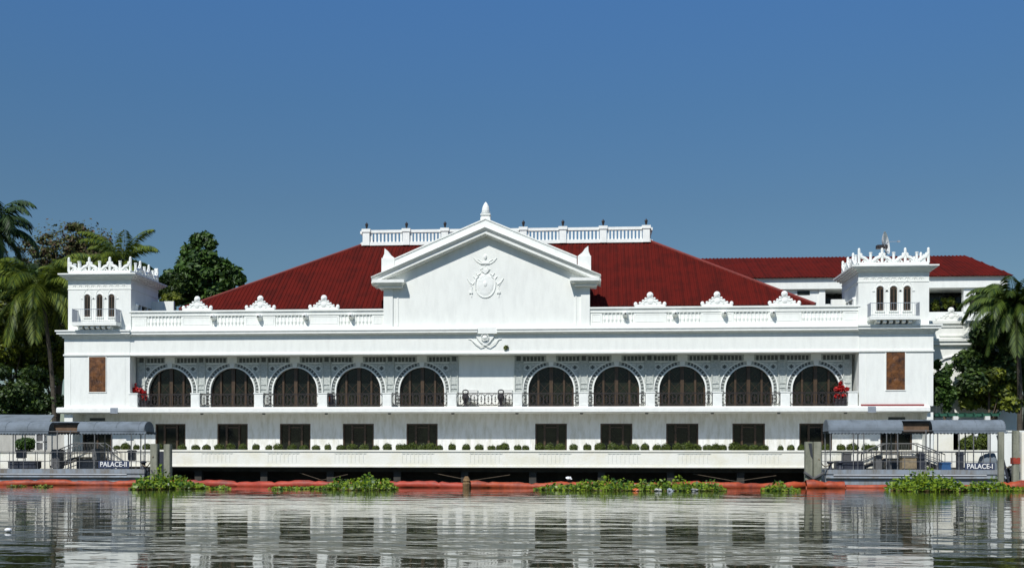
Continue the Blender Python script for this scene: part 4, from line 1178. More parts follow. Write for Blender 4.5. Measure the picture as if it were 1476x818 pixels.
# ================================================================== OIL BOOM
def boom(pts, r, mat, label, seed, seg=2.6):
    """floating boom: a slack, dented fabric tube with a seam at every section"""
    g = random.Random(seed); m = MB(); P = [Vector((x, y, 0)) for x, y in pts]
    L = [0]; 
    for a, b in zip(P[:-1], P[1:]): L.append(L[-1]+(b-a).length)
    tot = L[-1]; n = int(tot/.22); k = 10; k0 = len(m.v); ph = g.random()*6
    for i in range(n+1):
        s = tot*i/n
        j = max(q for q in range(len(L)-1) if L[q] <= s+1e-6); t = (s-L[j])/(L[j+1]-L[j]); p = P[j].lerp(P[j+1], t)
        d = (P[j+1]-P[j]).normalized(); nr = Vector((-d.y, d.x, 0))
        wob = .12*math.sin(s*.55+ph) + .07*math.sin(s*1.7+2*ph)
        seam = abs(((s+ph) % seg)-seg/2)/(seg/2); pin = 1 - .38*max(0, seam-.86)/.14
        rr = .88*r*pin*(1+.10*math.sin(s*2.3+ph)+.06*math.sin(s*5.1)); zc = .42*r + .05*math.sin(s*.9+ph) 
        for q in range(k):
            a = 2*math.pi*q/k; dent = 1-.14*max(0, math.sin(a))*abs(math.sin(s*3.7+ph))
            v = p + nr*(wob + rr*math.cos(a)) + Vector((0,0, zc + rr*dent*math.sin(a))); m.v.append(tuple(v))
    for i in range(n):
        for q in range(k): m.f.append((k0+i*k+q, k0+i*k+(q+1) % k, k0+(i+1)*k+(q+1) % k, k0+(i+1)*k+q))
    return tag(m.build('oil_boom', mat, None, True), label, 'oil boom', 'floating containment booms')
boom([(pxx(-90, -10), -10), (pxx(14, -10.6), -10.6), (pxx(210, -10.2), -10.2)], .27, BOOM, 'orange floating boom lying along the front of the PALACE-II dock', 1)
boom([(pxx(243, -11.5), -11.5), (pxx(420, -12.6), -12.6), (pxx(668, -13), -13)], .30, BOOMR, 'red floating boom below the terrace, left of the wooden float', 2)
boom([(pxx(678, -13), -13), (pxx(900, -12.6), -12.6), (pxx(1160, -11.0), -11.0)], .30, BOOM, 'orange-red floating boom below the terrace, right of the wooden float', 3)
boom([(pxx(1162, -11.5), -11.5), (pxx(1217, -11.4), -11.4)], .36, BOOM, 'short bright orange boom in front of the close pair of concrete piles', 4)
boom([(pxx(1219, -10.2), -10.2), (pxx(1438, -10.4), -10.4)], .20, BOOM, 'thin dull orange boom along the front of the PALACE-I dock', 5)
boom([(pxx(1440, -12.0), -12.0), (pxx(1530, -11.6), -11.6)], .42, BOOM, 'thick orange boom at the right edge beside the pile with the red band', 6)
x, z = at(673, 695, -13); m = MB()
m.lathe(x, -13.2, [(.12, -.3), (.22, -.1), (.26, .25), (.20, .35), (.24, .42), (.12, .68), (.04, .7)], 9)
tag(m.build('wooden_float', new_mat('weathered_wood', (.20, .12, .05), .85, var=.5, vscale=6)), 'brown wooden float joining the two long booms under the pediment', 'float')

# ================================================================== FOLIAGE HELPERS
def leaf_cloud(g, centers, n, size, jitter=.5, flat=0.0, shell=.55, aspect=.55):
    """leaf quads in ellipsoid clumps. centers: (x,y,z, rx,ry,rz)"""
    C_ = np.array(centers, float); vol = (C_[:, 3]*C_[:, 4]*C_[:, 5])**(2/3); p = vol/vol.sum()
    idx = g.choice(len(C_), n, p=p); c = C_[idx]
    d = g.normal(size=(n, 3)); d /= np.linalg.norm(d, axis=1)[:, None]
    rad = shell + (1-shell)*g.random(n)**.6; rad *= 1 + .10*g.normal(size=n)
    pos = c[:, :3] + d*rad[:, None]*c[:, 3:]
    nr = d*.7 + g.normal(size=(n, 3))*jitter + np.array([0, -.15, .45]); nr /= np.linalg.norm(nr, axis=1)[:, None]
    if flat > 0: nr = nr*(1-flat) + np.array([0, 0, 1])*flat; nr /= np.linalg.norm(nr, axis=1)[:, None]
    t = np.cross(nr, g.normal(size=(n, 3))); t /= np.linalg.norm(t, axis=1)[:, None]; b = np.cross(nr, t)
    s = size*(.6+.8*g.random(n))[:, None]
    V = np.stack([pos - t*s, pos - b*s*aspect, pos + t*s + nr*s*-.25, pos + b*s*aspect], 1)
    return V
def crown_clumps(g, cx, cy, cz, rx, ry, rz, n, k=.34):
    out = []
    for i in range(n):
        d = g.normal(size=3); d /= np.linalg.norm(d); r_ = .35+.6*g.random()
        s = k*(.6+.7*g.random())
        out.append((cx+d[0]*rx*r_, cy+d[1]*ry*r_, cz+d[2]*rz*r_, rx*s, ry*s, rz*s*.8))
    return out
def limbs(mb, base, top, r, clumps, g, nb=7):
    b = Vector(base); t = Vector(top)
    pts = [b.lerp(t, i/5)+Vector(((g.random()-.5)*r, (g.random()-.5)*r, 0))*(1 if 0 < i < 5 else 0) for i in range(6)]
    mb.tube(pts, r, 8, r2=r*.45)
    ids = g.choice(len(clumps), min(nb, len(clumps)), replace=False)
    for i in ids:
        c = Vector(clumps[i][:3]); s = pts[3] if g.random() < .5 else pts[5]
        mid = s.lerp(c, .5) + Vector((0, 0, -.06*(c-s).length))
        mb.tube([s, mid, c], r*.38, 5, r2=r*.10)
TREES = 'trees and palms around the palace'
def broadleaf(label, px, pyc, Y, rxp, ryp, n, size, mat, seed, trunk_px=None, nclump=14, k=.36, shell=.5, extra=None, name='broadleaf_tree', zbase=1.25, nb=7, group=TREES, spread=0):
    g = np.random.default_rng(seed); x, z = at(px, pyc, Y); sc = (Y-CY)/FPX
    rx, rz = rxp*sc, ryp*sc
    cl = crown_clumps(g, x, Y, z, rx, rx*.8, rz, nclump, k)
    if extra:
        for (ex_, ey_, er) in extra: a, b = at(ex_, ey_, Y); cl.append((a, Y, b, er*sc, er*sc*.8, er*sc*.8))
    tx = ax(trunk_px, Y) if trunk_px else x
    root = empty(name, label, 'tree', (tx, Y, zbase), group)
    V = leaf_cloud(g, cl, n, size, shell=shell)
    if spread: V = np.concatenate([V, leaf_cloud(g, [(x, Y, z, rx, rx*.7, rz)], spread, size, shell=.25)])
    V -= np.array([tx, Y, zbase])
    quads_object('crown', V, mat, root)
    m = MB(); limbs(m, (0, 0, -.3), (x-tx, 0, z-zbase-rz*.15), max(.12, rx*.07), [(a-tx, b-Y, c-zbase) for a, b, c, *_ in cl], g, nb)
    m.build('trunk', BARK, root)
    return root
def palm(label, px, pyc, Y, rp, nf, seed, mat=L_PALM, base_px=None, droop=1.0, leaf=.55, zbase=1.25, width=1.0):
    g = random.Random(seed); x, z = at(px, pyc, Y); sc = (Y-CY)/FPX; Rr = rp*sc
    bx = ax(base_px, Y) if base_px else x
    root = empty('palm_tree', label, 'palm', (bx, Y, zbase), TREES)
    o = Vector((bx, Y, zbase)); top = Vector((x, Y, z)) - o
    m = MB(); pts = [Vector((0,0,-.3)).lerp(top, t) + Vector((math.sin(t*3.1)*(.15*(bx != x)+.1), 0, 0)) for t in np.linspace(0, 1, 9)]
    m.tube(pts, .21, 9, r2=.14)
    for i in range(1, 24):
        t = i/24; c = Vector((0,0,-.3)).lerp(top, t) + Vector((math.sin(t*3.1)*(.15*(bx != x)+.1), 0, 0)); m.lathe(c.x, c.y, [(.225-.07*t, 0), (.235-.07*t, .04), (.21-.07*t, .07)], 8, c.z)
    m.build('trunk', PALMB, root)
    Q = []; st = MB()
    for f in range(nf):
        az_ = 2*math.pi*(f/nf) + g.uniform(-.25, .25); ring = (f*0.618) % 1.0
        el = 1.25 - 1.75*ring + g.uniform(-.12, .12); L = Rr*1.25*(.8+.35*g.random())
        d = Vector((math.cos(az_), math.sin(az_), 0)); p = top.copy(); pts = [p.copy()]; n = 16; e = el
        for i in range(n):
            p = p + (d*math.cos(e) + Vector((0,0,1))*math.sin(e))*(L/n); pts.append(p.copy())
            e -= droop*(.05+.11*i/n)*(1.0 if e > -1.3 else 0)
        st.tube(pts[::2], .035, 4, r2=.008)
        side = d.cross(Vector((0,0,1)))
        m_ = 46
        for i in range(3, m_):
            u = i/m_*n; j = min(n-1, int(u)); q = pts[j].lerp(pts[j+1], u-j); tan = (pts[j+1]-pts[j]).normalized()
            ll = L*.23*leaf/.55*math.sin(math.pi*min(1, (i/m_)*.82+.14))**.7*(.85+.3*g.random())
            for sg in (-1, 1):
                dr = (side*sg*.75 + tan*.65 + Vector((0,0,-.35-.25*g.random()))).normalized()
                tip = q + dr*ll + Vector((0,0,-.22*ll)); mid = q + dr*ll*.5
                wv = tan*(.032+.012*g.random())*width*(1+Rr*.08)
                Q.append([q-wv*.6, mid-wv, tip, mid+wv])
    V = np.array([[list(v) for v in q] for q in Q])
    cr = quads_object('crown', V, mat, root); 
    st.build('frond_stem', mat, root)
    for i in range(6):
        pass
    return root

# ---- left bank
palm('very tall dark palm at the left edge, crown high above the rest', -12, 330, 5, 66, 32, 11, L_PALMD, base_px=-30, droop=1.35, width=1.5)
palm('large bright coconut palm in front of the dark trees, left of the left tower', 60, 420, 4, 84, 36, 12, L_PALM, base_px=82, droop=1.15, width=1.35)
palm('coconut palm rising behind the cresting of the left tower', 178, 376, 16, 56, 22, 13, L_PALM, base_px=170, droop=.9, width=1.3)
palm('small palm half hidden between the bright coconut palm and the left tower', 100, 398, 12, 40, 18, 14, L_PALM, base_px=104, droop=1.0)
broadleaf('tall sparse tree with olive and reddish leaves behind the palms', 108, 368, 24, 88, 48, 9000, .15, L_OLIVE, 21, nclump=110, k=.11, shell=.05, spread=4200, trunk_px=70, nb=22)
broadleaf('dense dark tree with yellow green leaves at the left edge', 14, 475, 6, 66, 66, 15000, .18, L_YEL, 22, nclump=20, trunk_px=20)
broadleaf('dense dark tree with yellow green leaves close to the left tower', 72, 505, 8.5, 44, 52, 8000, .19, L_YEL, 23, nclump=16, trunk_px=82)
broadleaf('low dark leafy tree under the bright coconut palm', 36, 560, 5.0, 76, 46, 15000, .16, L_DARK, 24, nclump=18)
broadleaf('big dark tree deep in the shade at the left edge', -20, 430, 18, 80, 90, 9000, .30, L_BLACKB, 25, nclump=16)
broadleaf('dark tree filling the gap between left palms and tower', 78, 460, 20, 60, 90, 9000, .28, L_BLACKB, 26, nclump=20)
broadleaf('tall dark leafy tree between the far left palm and the sparse olive tree', 30, 440, 15, 50, 60, 9000, .24, L_MID, 31, nclump=24, k=.3, shell=.4)
broadleaf('mid green tree under the small palm close to the left tower', 100, 420, 13, 34, 44, 7000, .22, L_DARK, 32, nclump=20, k=.3, shell=.4)
broadleaf('pointed dark green tree behind the left end of the red roof', 292, 405, 34, 56, 62, 17000, .27, L_MID, 27, nclump=30, k=.28,
          extra=[(287, 346, 13), (296, 343, 12), (303, 352, 10), (274, 362, 14), (268, 385, 16), (300, 372, 16), (322, 380, 10), (334, 392, 14), (344, 402, 12), (255, 405, 16), (262, 425, 18)])
broadleaf('low dark green tree just right of the left tower, behind the roof deck', 246, 412, 30, 20, 32, 6000, .24, L_DARK, 28, nclump=12)
broadleaf('yellowish shrub-like tree top above the roof deck beside the left tower', 248, 432, 26, 24, 14, 2500, .2, L_YEL, 29, nclump=9)
# far left/right continuation outside the frame
broadleaf('dense tree beyond the left edge of the photo', -150, 470, 8, 90, 90, 9000, .3, L_DARK, 30, nclump=18)
broadleaf('large dark tree far beyond the left edge of the photo', -290, 490, 14, 90, 90, 6000, .35, L_DARK, 33, nclump=18)
# ---- right bank
palm('coconut palm standing at the right edge, fronds against the sky', 1462, 440, 1.6, 68, 40, 41, L_PALMM, base_px=1468, droop=1.2, width=1.5)
broadleaf('dense tree with big glossy leaves under the right palm', 1432, 525, 3.2, 54, 60, 15000, .20, L_DARK, 42, nclump=20, trunk_px=1440)
broadleaf('bright yellow green leafy tree low beside the right palm', 1426, 560, 2.4, 44, 34, 4200, .21, L_YEL, 43, nclump=14, k=.3)
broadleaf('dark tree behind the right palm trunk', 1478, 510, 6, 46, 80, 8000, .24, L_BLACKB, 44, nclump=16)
broadleaf('slender sparse tree close beside the right tower', 1364, 552, 2.2, 24, 42, 2600, .19, L_MID, 45, nclump=22, k=.28, shell=.2, trunk_px=1358)
broadleaf('dense tree beyond the right edge of the photo', 1600, 480, 8, 90, 90, 9000, .3, L_DARK, 46, nclump=18)
# planting on the annex gallery
for i, (px_, py_, rx_, ry_) in enumerate(((1352, 438, 12, 9), (1374, 436, 12, 10), (1422, 436, 16, 10))):
    broadleaf(['leafy planting on the annex gallery nearest the right tower', 'leafy planting on the annex gallery left of the white column', 'leafy planting on the annex gallery right of the white column'][i],
              px_, py_, AY+1.2, rx_, ry_, 900, .14, L_YEL if i != 2 else L_OLIVE, 50+i, nclump=8, name='gallery_plant', zbase=az(449, AY+1.2, 1370), nb=3, group='plants on the annex gallery')

# ---- clipped round shrubs on the terrace
spots = []
def add_sh(lst, zoomx0, k, base=None): 
    for c, w in lst: spots.append((zoomx0 + c/k, w/k))
add_sh([(62, 62), (154, 58), (232, 58), (315, 70), (395, 62), (480, 58), (564, 52), (656, 46), (722, 64), (818, 64), (898, 62), (980, 56), (1060, 46), (1150, 60), (1225, 84), (1310, 64), (1390, 52), (1470, 60)], 250, 4.761)
for p, w in ((575.5, 10), (584, 13), (595, 14), (609, 14), (621, 16), (634, 10), (651.5, 11), (672, 11.5), (691, 12), (709, 12), (719, 8), (727, 14), (746.5, 11), (758, 10.5)): spots.append((p, w))
add_sh([(130, 46), (180, 48), (232, 50), (298, 40), (366, 40), (428, 52), (492, 48), (540, 48), (600, 46), (652, 42), (713, 46), (757, 42), (812, 48), (860, 62), (905, 52), (962, 48), (1002, 44), (1037, 40), (1096, 58), (1142, 44), (1190, 52), (1240, 46), (1322, 28), (1374, 36), (1424, 36)], 740, 3.433)
for p, w in ((169, 10), (182, 14), (196, 9.5), (212, 12), (229, 13)): spots.append((p, w))
for p, w in ((1190, 12), (1213, 12), (1229, 16), (1249, 13), (1260, 12)): spots.append((p, w))
spots.sort()
g = np.random.default_rng(5)
def shrub_mesh(seed):
    g = np.random.default_rng(seed)
    cl = [(0, 0, .42, .44, .42, .36)] + [(.25*math.cos(t), .25*math.sin(t), .38+.12*g.random(), .24, .24, .22) for t in np.linspace(0, 6.28, 7)[:6]]
    V = leaf_cloud(g, cl, 1500, .055, shell=.82, jitter=.5)
    V[:, :, 2] = np.maximum(V[:, :, 2], .02)
    return V
protos = []
zonesL = ['first', 'second', 'third', 'fourth', 'fifth', 'sixth', 'seventh', 'eighth', 'ninth', 'tenth']
doors_px = [242, 331, 422, 514, 607, 795, 890, 986, 1083, 1182]
def zone(px):
    for i, d in enumerate(doors_px):
        if abs(px-d) <= 27: return f'at the {zonesL[i]} dark door'
    if px < 215: return 'behind the PALACE-II dock'
    if px > 1205: return 'behind the PALACE-I dock'
    if 634 < px < 768: return 'before the blank wall under the pediment'
    for i in range(9):
        if doors_px[i] < px < doors_px[i+1]: return f'between {zonesL[i]} and {zonesL[i+1]} dark doors'
    return 'on the terrace'
zc = {}
for p, w in spots: zc.setdefault(zone(p), []).append(p)
GS = 'clipped round shrubs along the terrace'
SY = -2.9
for i, (p, w) in enumerate(spots):
    zn = zone(p); lst = zc[zn]; r_ = lst.index(p); n_ = len(lst)
    pos = 'the only one' if n_ == 1 else ('leftmost' if r_ == 0 else 'rightmost' if r_ == n_-1 else f'{zonesL[r_]} from left') 
    lab = f'clipped round shrub {zn}, {pos}' + ('' if n_ == 1 else f' of {n_}')
    x = ax(p, SY); wd = w*(SY-CY)/FPX*1.08
    if i < 3:
        root = empty('round_shrub', lab, 'shrub', (x, SY, 0), GS)
        V = shrub_mesh(100+i); cr = quads_object('foliage', V, L_BOX, root)
        m = MB(); m.lathe(0, 0, [(.17, -.55), (.23, -.22), (.25, -.2), (.25, -.16), (.2, -.16)], 10); m.tube([(0, 0, -.2), (0, 0, .3)], .03, 5)
        m.build('pot', WHITEP, root); protos.append(root)
    else:
        s = protos[i % 3]; root = s.copy(); COL.objects.link(root); root['label'] = lab
        for ch in [c for c in list(COL.objects) if c.parent == s]: c2 = ch.copy(); COL.objects.link(c2); c2.parent = root
    hgt = (0.62 + .18*((w-9)/8)) * (1 + .35*(rnd.random()-.5))
    root.location = (x, SY + rnd.uniform(-.12, .12), tz1-.02-.20*hgt/.62); root.scale = (wd/.98, wd/.98, hgt/.80); root.rotation_euler.z = rnd.random()*6

# big topiary balls on the banks
def topiary(px, pyc, Y, rp, label, seed, mat=L_BOX, ry=None):
    g = np.random.default_rng(seed); x, z = at(px, pyc, Y); sc = (Y-CY)/FPX; r = rp*sc; rz = (ry or rp)*sc
    root = empty('topiary_shrub', label, 'shrub', (x, Y, 1.25))
    V = leaf_cloud(g, [(0, 0, z-1.25, r, r, rz)] + [(r*.5*math.cos(t), r*.5*math.sin(t), z-1.25+.25*rz*g.random(), r*.6, r*.6, rz*.65) for t in np.linspace(0, 6.28, 8)[:7]], 3800, .085, shell=.8)
    quads_object('foliage', V, mat, root)
    m = MB(); m.tube([(0, 0, 0), (0, 0, z-1.25)], .09, 6); m.build('stem', BARK, root)
topiary(38, 640, -1.6, 14, 'round bright green bush left of the white post behind the left dock', 61, L_MID, 10)
topiary(1399, 642, -1.8, 15, 'large round clipped bush behind the PALACE-I dock, left of the white post', 62, L_BOX, 14)
topiary(1414, 637, -1.2, 14, 'large round clipped bush behind the PALACE-I dock, right of the white post', 63, L_BOX, 17)

# ================================================================== BANK WALLS AND SMALL STRUCTURES
def bank(name, label, cat, px0, px1, py0, py1, Y, d, mat, cope=True, z0=None):
    x0, x1 = pxx(px0, Y), pxx(px1, Y); zt = pz(py0, (px0+px1)/2, Y); zb_ = pz(py1, (px0+px1)/2, Y) if z0 is None else z0
    m = MB(); m.box(x0, x1, Y, Y+d, zb_, zt-.1); m.box(x0-.04, x1+.04, Y-.06, Y+d+.06, zt-.1, zt)
    n = max(2, int((x1-x0)/2.4))
    for i in range(1, n): xx = x0+(x1-x0)*i/n; m.box(xx-.02, xx+.02, Y-.02, Y, zb_+.05, zt-.12)
    return tag(m.build(name, mat), label, cat)
bank('garden_wall', 'grey white garden wall below the trees at the far left', 'wall', -120, 96, 621, 655, 0.2, .3, new_mat('greyed_wall', (.50, .49, .44), .85, var=.3, vscale=1.0, streak=1))
bank('river_wall', 'low cream river wall behind the left dock', 'wall', -120, 168, 650, 676, TY-.02, .35, TERRW)
bank('river_wall', 'low white river wall behind the right dock', 'wall', 1297, 1424, 648, 673, TY-.02, .35, TERRW)
bank('garden_wall', 'cream boundary wall behind the clipped bushes on the right', 'wall', 1336, 1432, 620, 652, 0.5, .3, TERRW)
bank('boundary_wall', 'tall white wall at the right edge behind the grey piles', 'wall', 1426, 1560, 620, 676, -2.8, .35, WHITE)
# lean-to roof at the far left
Y = -.5
root = empty('shed', 'shed with a pale blue grey sheet roof at the far left under the trees', 'shed', (pxx(20, Y), Y, 1.25))
m = MB(); a, b = pxx(-110, Y), pxx(70, Y); z0_, z1_ = pz(606, 30, Y), pz(597, 30, Y+2)
m.add([(a, Y, z0_), (b, Y, z0_-.15), (b-.8, Y+2.5, z1_), (a, Y+2.5, z1_+.05), (a, Y, z0_-.06), (b, Y, z0_-.21), (b-.8, Y+2.5, z1_-.06), (a, Y+2.5, z1_-.01)], [(0,1,2,3), (7,6,5,4), (0,4,5,1), (1,5,6,2), (2,6,7,3), (3,7,4,0)])
pb(m, 'roof', CANVAS, root)
m = MB()
for xx in np.linspace(a+.2, b-.3, 5): m.tube([(xx, Y+.1, 1.2), (xx, Y+.1, z0_-.1)], .05, 5)
pb(m, 'post', STEEL, root)
# white utility post with floodlight behind the left dock
x, z = at(57, 648, -3.2); root = empty('utility_stand', 'white utility stand with a small white floodlight on top, behind the left dock', 'stand', (x, -3.2, z))
m = MB(); m.box(-.32, -.24, 0, .5, 0, 1.25); m.box(.24, .32, 0, .5, 0, 1.25); m.box(-.4, .42, -.05, .55, 1.2, 1.28); m.box(-.32, .32, 0, .5, .55, .62); m.tube([(0, .2, 1.25), (0, .2, 1.75)], .04, 6)
m.build('frame', WHITEP, root)
m = MB(); m.box(-.16, .16, .1, .35, 1.72, 1.9); m.box(-.12, .12, .04, .1, 1.74, 1.88); m.build('floodlight', WHITEP, root)
m = MB(); m.box(-.2, .2, .05, .45, .05, .5); m.box(-.2, .2, .05, .45, .66, 1.1); m.build('cabinet', GREYB, root)
# pergola on the right bank
Y = .6; root = empty('pergola', 'green topped pergola on white posts in front of the right trees', 'pergola', (pxx(1395, Y), Y, 1.25))
m = MB(); a, b = pxx(1348, Y), pxx(1441, Y); zt = pz(596, 1400, Y)
m.box(a, b, Y, Y+.12, zt-.16, zt); m.box(a, b, Y+2, Y+2.12, zt-.16, zt)
for xx in np.arange(a+.2, b, .6): m.box(xx, xx+.08, Y-.2, Y+2.3, zt+.002, zt+.09)
pb(m, 'beam', GREENP, root)
m = MB()
for p in (1377, 1423): xx = pxx(p, Y); m.box(xx-.17, xx+.17, Y-.1, Y+.24, 1.2, zt-.162)
pb(m, 'post', WHITEP, root)
x, z = at(1407, 651, -2.2); root = empty('garden_lamp', 'thin white garden lamp post between the two large clipped bushes', 'lamp post', (x, -2.2, 1.25))
m = MB(); m.lathe(0, 0, [(.1, 0), (.1, .08), (.045, .12), (.04, 2.0), (.07, 2.05)], 8); m.build('post', WHITEP, root)
m = MB(); m.ball(0, 0, 2.18, .14); m.build('globe', WHITEP, root, True)

# ================================================================== BALCONY THINGS
def red_plant(px, py0, py1, label, seed, arch):
    Y = .55; x, _ = at(px, 580, Y); z0_ = zb; h = pz(py0, px, Y) - z0_
    g = np.random.default_rng(seed); root = empty('red_plant', label, 'potted plant', (x, Y, z0_))
    m = MB(); m.box(-.45, .55, -.25, .3, 0, .45); m.box(-.5, .6, -.3, .35, .45, .52); m.build('planter', STONEP, root)
    if arch:
        cl = [(-.35+.62*math.cos(t)*.9, 0, .75+.55*math.sin(t), .17, .16, .17) for t in np.linspace(-.3, 3.3, 9)] + [(-.25, 0, .5, .25, .2, .3), (.05, 0, .75, .16, .15, .25), (-.42, 0, h-.15, .05, .05, .22)]
    else:
        cl = [(-.28, 0, .55, .15, .15, .42), (0, -.05, h-.45, .24, .2, .22), (-.25, 0, h-.5, .15, .15, .2), (.35, 0, h-.55, .15, .15, .22), (-.02, 0, h-.12, .1, .1, .2), (0, -.1, .3, .1, .1, .3), (.1, 0, .75, .3, .2, .12)]
    V = leaf_cloud(g, cl, 2200, .085, shell=.4); V = V*np.array([1.15, 1.2, 1.05]); quads_object('foliage', V, REDP, root)
    m = MB(); m.tube([(0, 0, .3), (0, 0, h*.6)], .035, 5); m.build('stem', BARK, root)
red_plant(204, 555, 584, 'arching bright red plant in a dark planter at the left end of the balcony', 71, True)
red_plant(1212, 552, 584, 'clustered bright red plant in a dark planter at the right end of the balcony', 72, False)
# dark box with an orange panel on the balcony
x = ax(474, .45); root = empty('service_box', 'small dark box with an orange front panel on the balcony left of the pediment', 'box', (x, .45, zb))
m = MB(); m.box(-.26, .26, 0, .4, .05, .86); m.box(-.3, .3, -.04, .44, .86, .92); m.prism([(-.26, .92), (.26, .92), (.12, 1.05), (-.12, 1.05)], .02, .38); m.build('body', DARK, root)
m = MB(); m.box(-.11, .11, -.03, 0, .45, .8); m.build('panel', BOOM, root)
m = MB(); m.box(-.22, -.14, .05, .35, 0, .05); m.box(.14, .22, .05, .35, 0, .05); m.build('foot', DARK, root)
def statue(px, label):
    x = ax(px, .6); root = empty('ornamental_urn', label, 'urn', (x, .6, zb), 'dark urns behind the centre balcony railing')
    m = MB(); m.lathe(0, 0, [(.2, 0), (.22, .08), (.10, .16), (.08, .3), (.15, .42), (.25, .6), (.27, .78), (.2, .9), (.23, .98), (.15, 1.0)], 14); m.build('urn', STONEP, root, True)
    m = MB(); m.tube([(.2*math.cos(t), 0, 1.12+.15*math.sin(t)) for t in np.linspace(0, 2*math.pi, 13)[:12]], .045, 5, closed=True); m.build('handle', STONEP, root, True)
statue(671, 'dark ringed urn behind the centre railing, the left of the two')
statue(722, 'dark ringed urn behind the centre railing, the right of the two')
# white benches with back frames behind the centre railing
for px_, lb in ((679, 'white low bench on the balcony beside the left dark urn'), (729, 'white low bench on the balcony beside the right dark urn')):
    x = ax(px_, .9); root = empty('bench', lb, 'bench', (x, .9, zb))
    m = MB(); m.box(-.45, .45, -.2, .2, .42, .48); m.build('seat', WHITEP, root)
    m = MB(); m.box(-.45, .45, .17, .2, .6, 1.25); m.box(-.5, .5, .16, .22, 1.25, 1.3); m.build('backrest', WHITEP, root)
    for a_ in (-.4, .4): m = MB(); m.box(a_-.03, a_+.03, -.16, .16, 0, .42); m.build('leg', WHITEP, root)
# weed growing on the cornice
g = np.random.default_rng(8); x, z = at(729, 503.5, -.12)
root = empty('weed', 'small green weed growing on the cornice ledge right of the cartouche', 'plant', (x, -.12, z))
quads_object('foliage', leaf_cloud(g, [(0, 0, .16, .22, .08, .16), (.08, 0, .26, .12, .08, .1)], 160, .06, shell=.2), L_YEL, root)
m = MB(); m.tube([(0, .1, 0), (0, 0, .2)], .015, 4); m.build('stem', BARK, root)
# satellite dish and floodlight on the right tower
x, z = at(1284, 383, 2.4); root = empty('satellite_dish', 'pale satellite dish standing behind the cresting of the right tower', 'dish', (x, 2.4, z))
m = MB(); k = 7; n = 16
for i in range(k+1):
    r = .85*i/k+.001
    for j in range(n): t = 2*math.pi*j/n; m.v.append((-.05-.32*(1-(r/.85)**2)*1.0, r*math.cos(t), 1.75+r*math.sin(t)))
for i in range(k):
    for j in range(n): m.f.append((i*n+j, i*n+(j+1) % n, (i+1)*n+(j+1) % n, (i+1)*n+j))
o = m.build('reflector', WHITEP, root, True); o.rotation_euler = (0, R(-8), R(-28))
m = MB(); m.tube([(-.35, 0, 0), (-.35, 0, 1.6)], .06, 6); m.tube([(-.35, 0, 1.6), (-.2, 0, 1.75)], .05, 6); m.build('mast', GREYM, root)
m = MB(); m.tube([(-.2, -.1, 1.75), (.5, -.2, 1.75)], .02, 4); m.box(.42, .6, -.26, -.12, 1.69, 1.81); m.build('feed_arm', GREYM, root)
x, z = at(1271, 383, 2.2); root = empty('floodlight', 'dark floodlight on a stand left of the satellite dish', 'floodlight', (x, 2.2, z))
m = MB(); m.tube([(0, 0, 0), (0, 0, 1.25)], .04, 5); m.build('stand', IRON, root)
m = MB(); m.box(-.38, .38, -.2, .25, 1.25, 1.5); m.box(-.3, .3, -.26, -.2, 1.22, 1.5); m.build('lamp_head', IRON, root)

# ================================================================== WATER HYACINTH
def hyacinth(label, blobs, n, hgt, seed, ls=.11, mat=L_HYA):
    """blobs: (px, Y, rx metres, ry metres, height factor)"""
    g = np.random.default_rng(seed); Q = []
    B = [(pxx(p, Y), Y, rx, ry, hf) for p, Y, rx, ry, hf in blobs]; ar = np.array([b[2]*b[3] for b in B]); ar = ar/ar.sum()
    cx_ = sum(b[0]*w for b, w in zip(B, ar)); cy_ = sum(b[1]*w for b, w in zip(B, ar))
    root = empty('water_hyacinth', label, 'water plant', (cx_, cy_, 0), 'floating water hyacinth clumps')
    idx = g.choice(len(B), n, p=ar); b = np.array(B)[idx]
    r = np.sqrt(g.random(n)); t = g.random(n)*2*np.pi
    px_ = b[:, 0]+b[:, 2]*r*np.cos(t); py_ = b[:, 1]+b[:, 3]*r*np.sin(t)
    hh = hgt*b[:, 4]*(1-.8*r**2)*(.15+.85*g.random(n)**1.6)*(.62+.38*np.sin(px_*3.1+seed)*np.cos(py_*2.3+px_*1.3))
    base = np.stack([px_, py_, np.zeros(n)], 1); top = base + np.stack([(g.random(n)-.5)*.3, (g.random(n)-.5)*.3, hh+.02], 1)
    up = g.normal(size=(n, 3))*.5 + np.array([0, -.3, .75]); up /= np.linalg.norm(up, axis=1)[:, None]
    tt = np.cross(up, g.normal(size=(n, 3))); tt /= np.linalg.norm(tt, axis=1)[:, None]; bb = np.cross(up, tt)
    s = (ls*(.45+.75*g.random(n)))[:, None]
    V = np.stack([top-tt*s, top-bb*s*.8, top+tt*s, top+bb*s*.8], 1)
    off = np.array([cx_, cy_, 0]); quads_object('leaves', V-off, mat, root)
    w = np.array([.014, 0, 0]); S_ = np.stack([base-w, base+w, top+w*.6, top-w*.6], 1)[::2]
    quads_object('stalks', S_-off, mat, root)
    k_ = g.random(n) < .22; D = V[k_].copy(); D[:, :, 2] = D[:, :, 2]*.35+.02; D[:, :, 1] -= .25
    quads_object('withered_leaves', D-off, L_DEAD, root)
    return root
hyacinth('tiny yellowish clump of water plants floating at the far left by the orange boom', [(25, -14, .5, .6, .8)], 120, .35, 81, .09, L_YEL)
hyacinth('tiny clump of water plants floating left of the large clump by the left piles', [(63, -15, .4, .5, .7)], 90, .3, 82, .09, L_YEL)
hyacinth('large tall clump of water hyacinth in front of the left piles', [(230, -17.5, 1.3, 2.4, 1.15), (216, -18, .7, 2, .7), (262, -17, 1.4, 1.4, .7), (280, -16.5, .6, .8, .5)], 3000, 1.25, 83, .12)
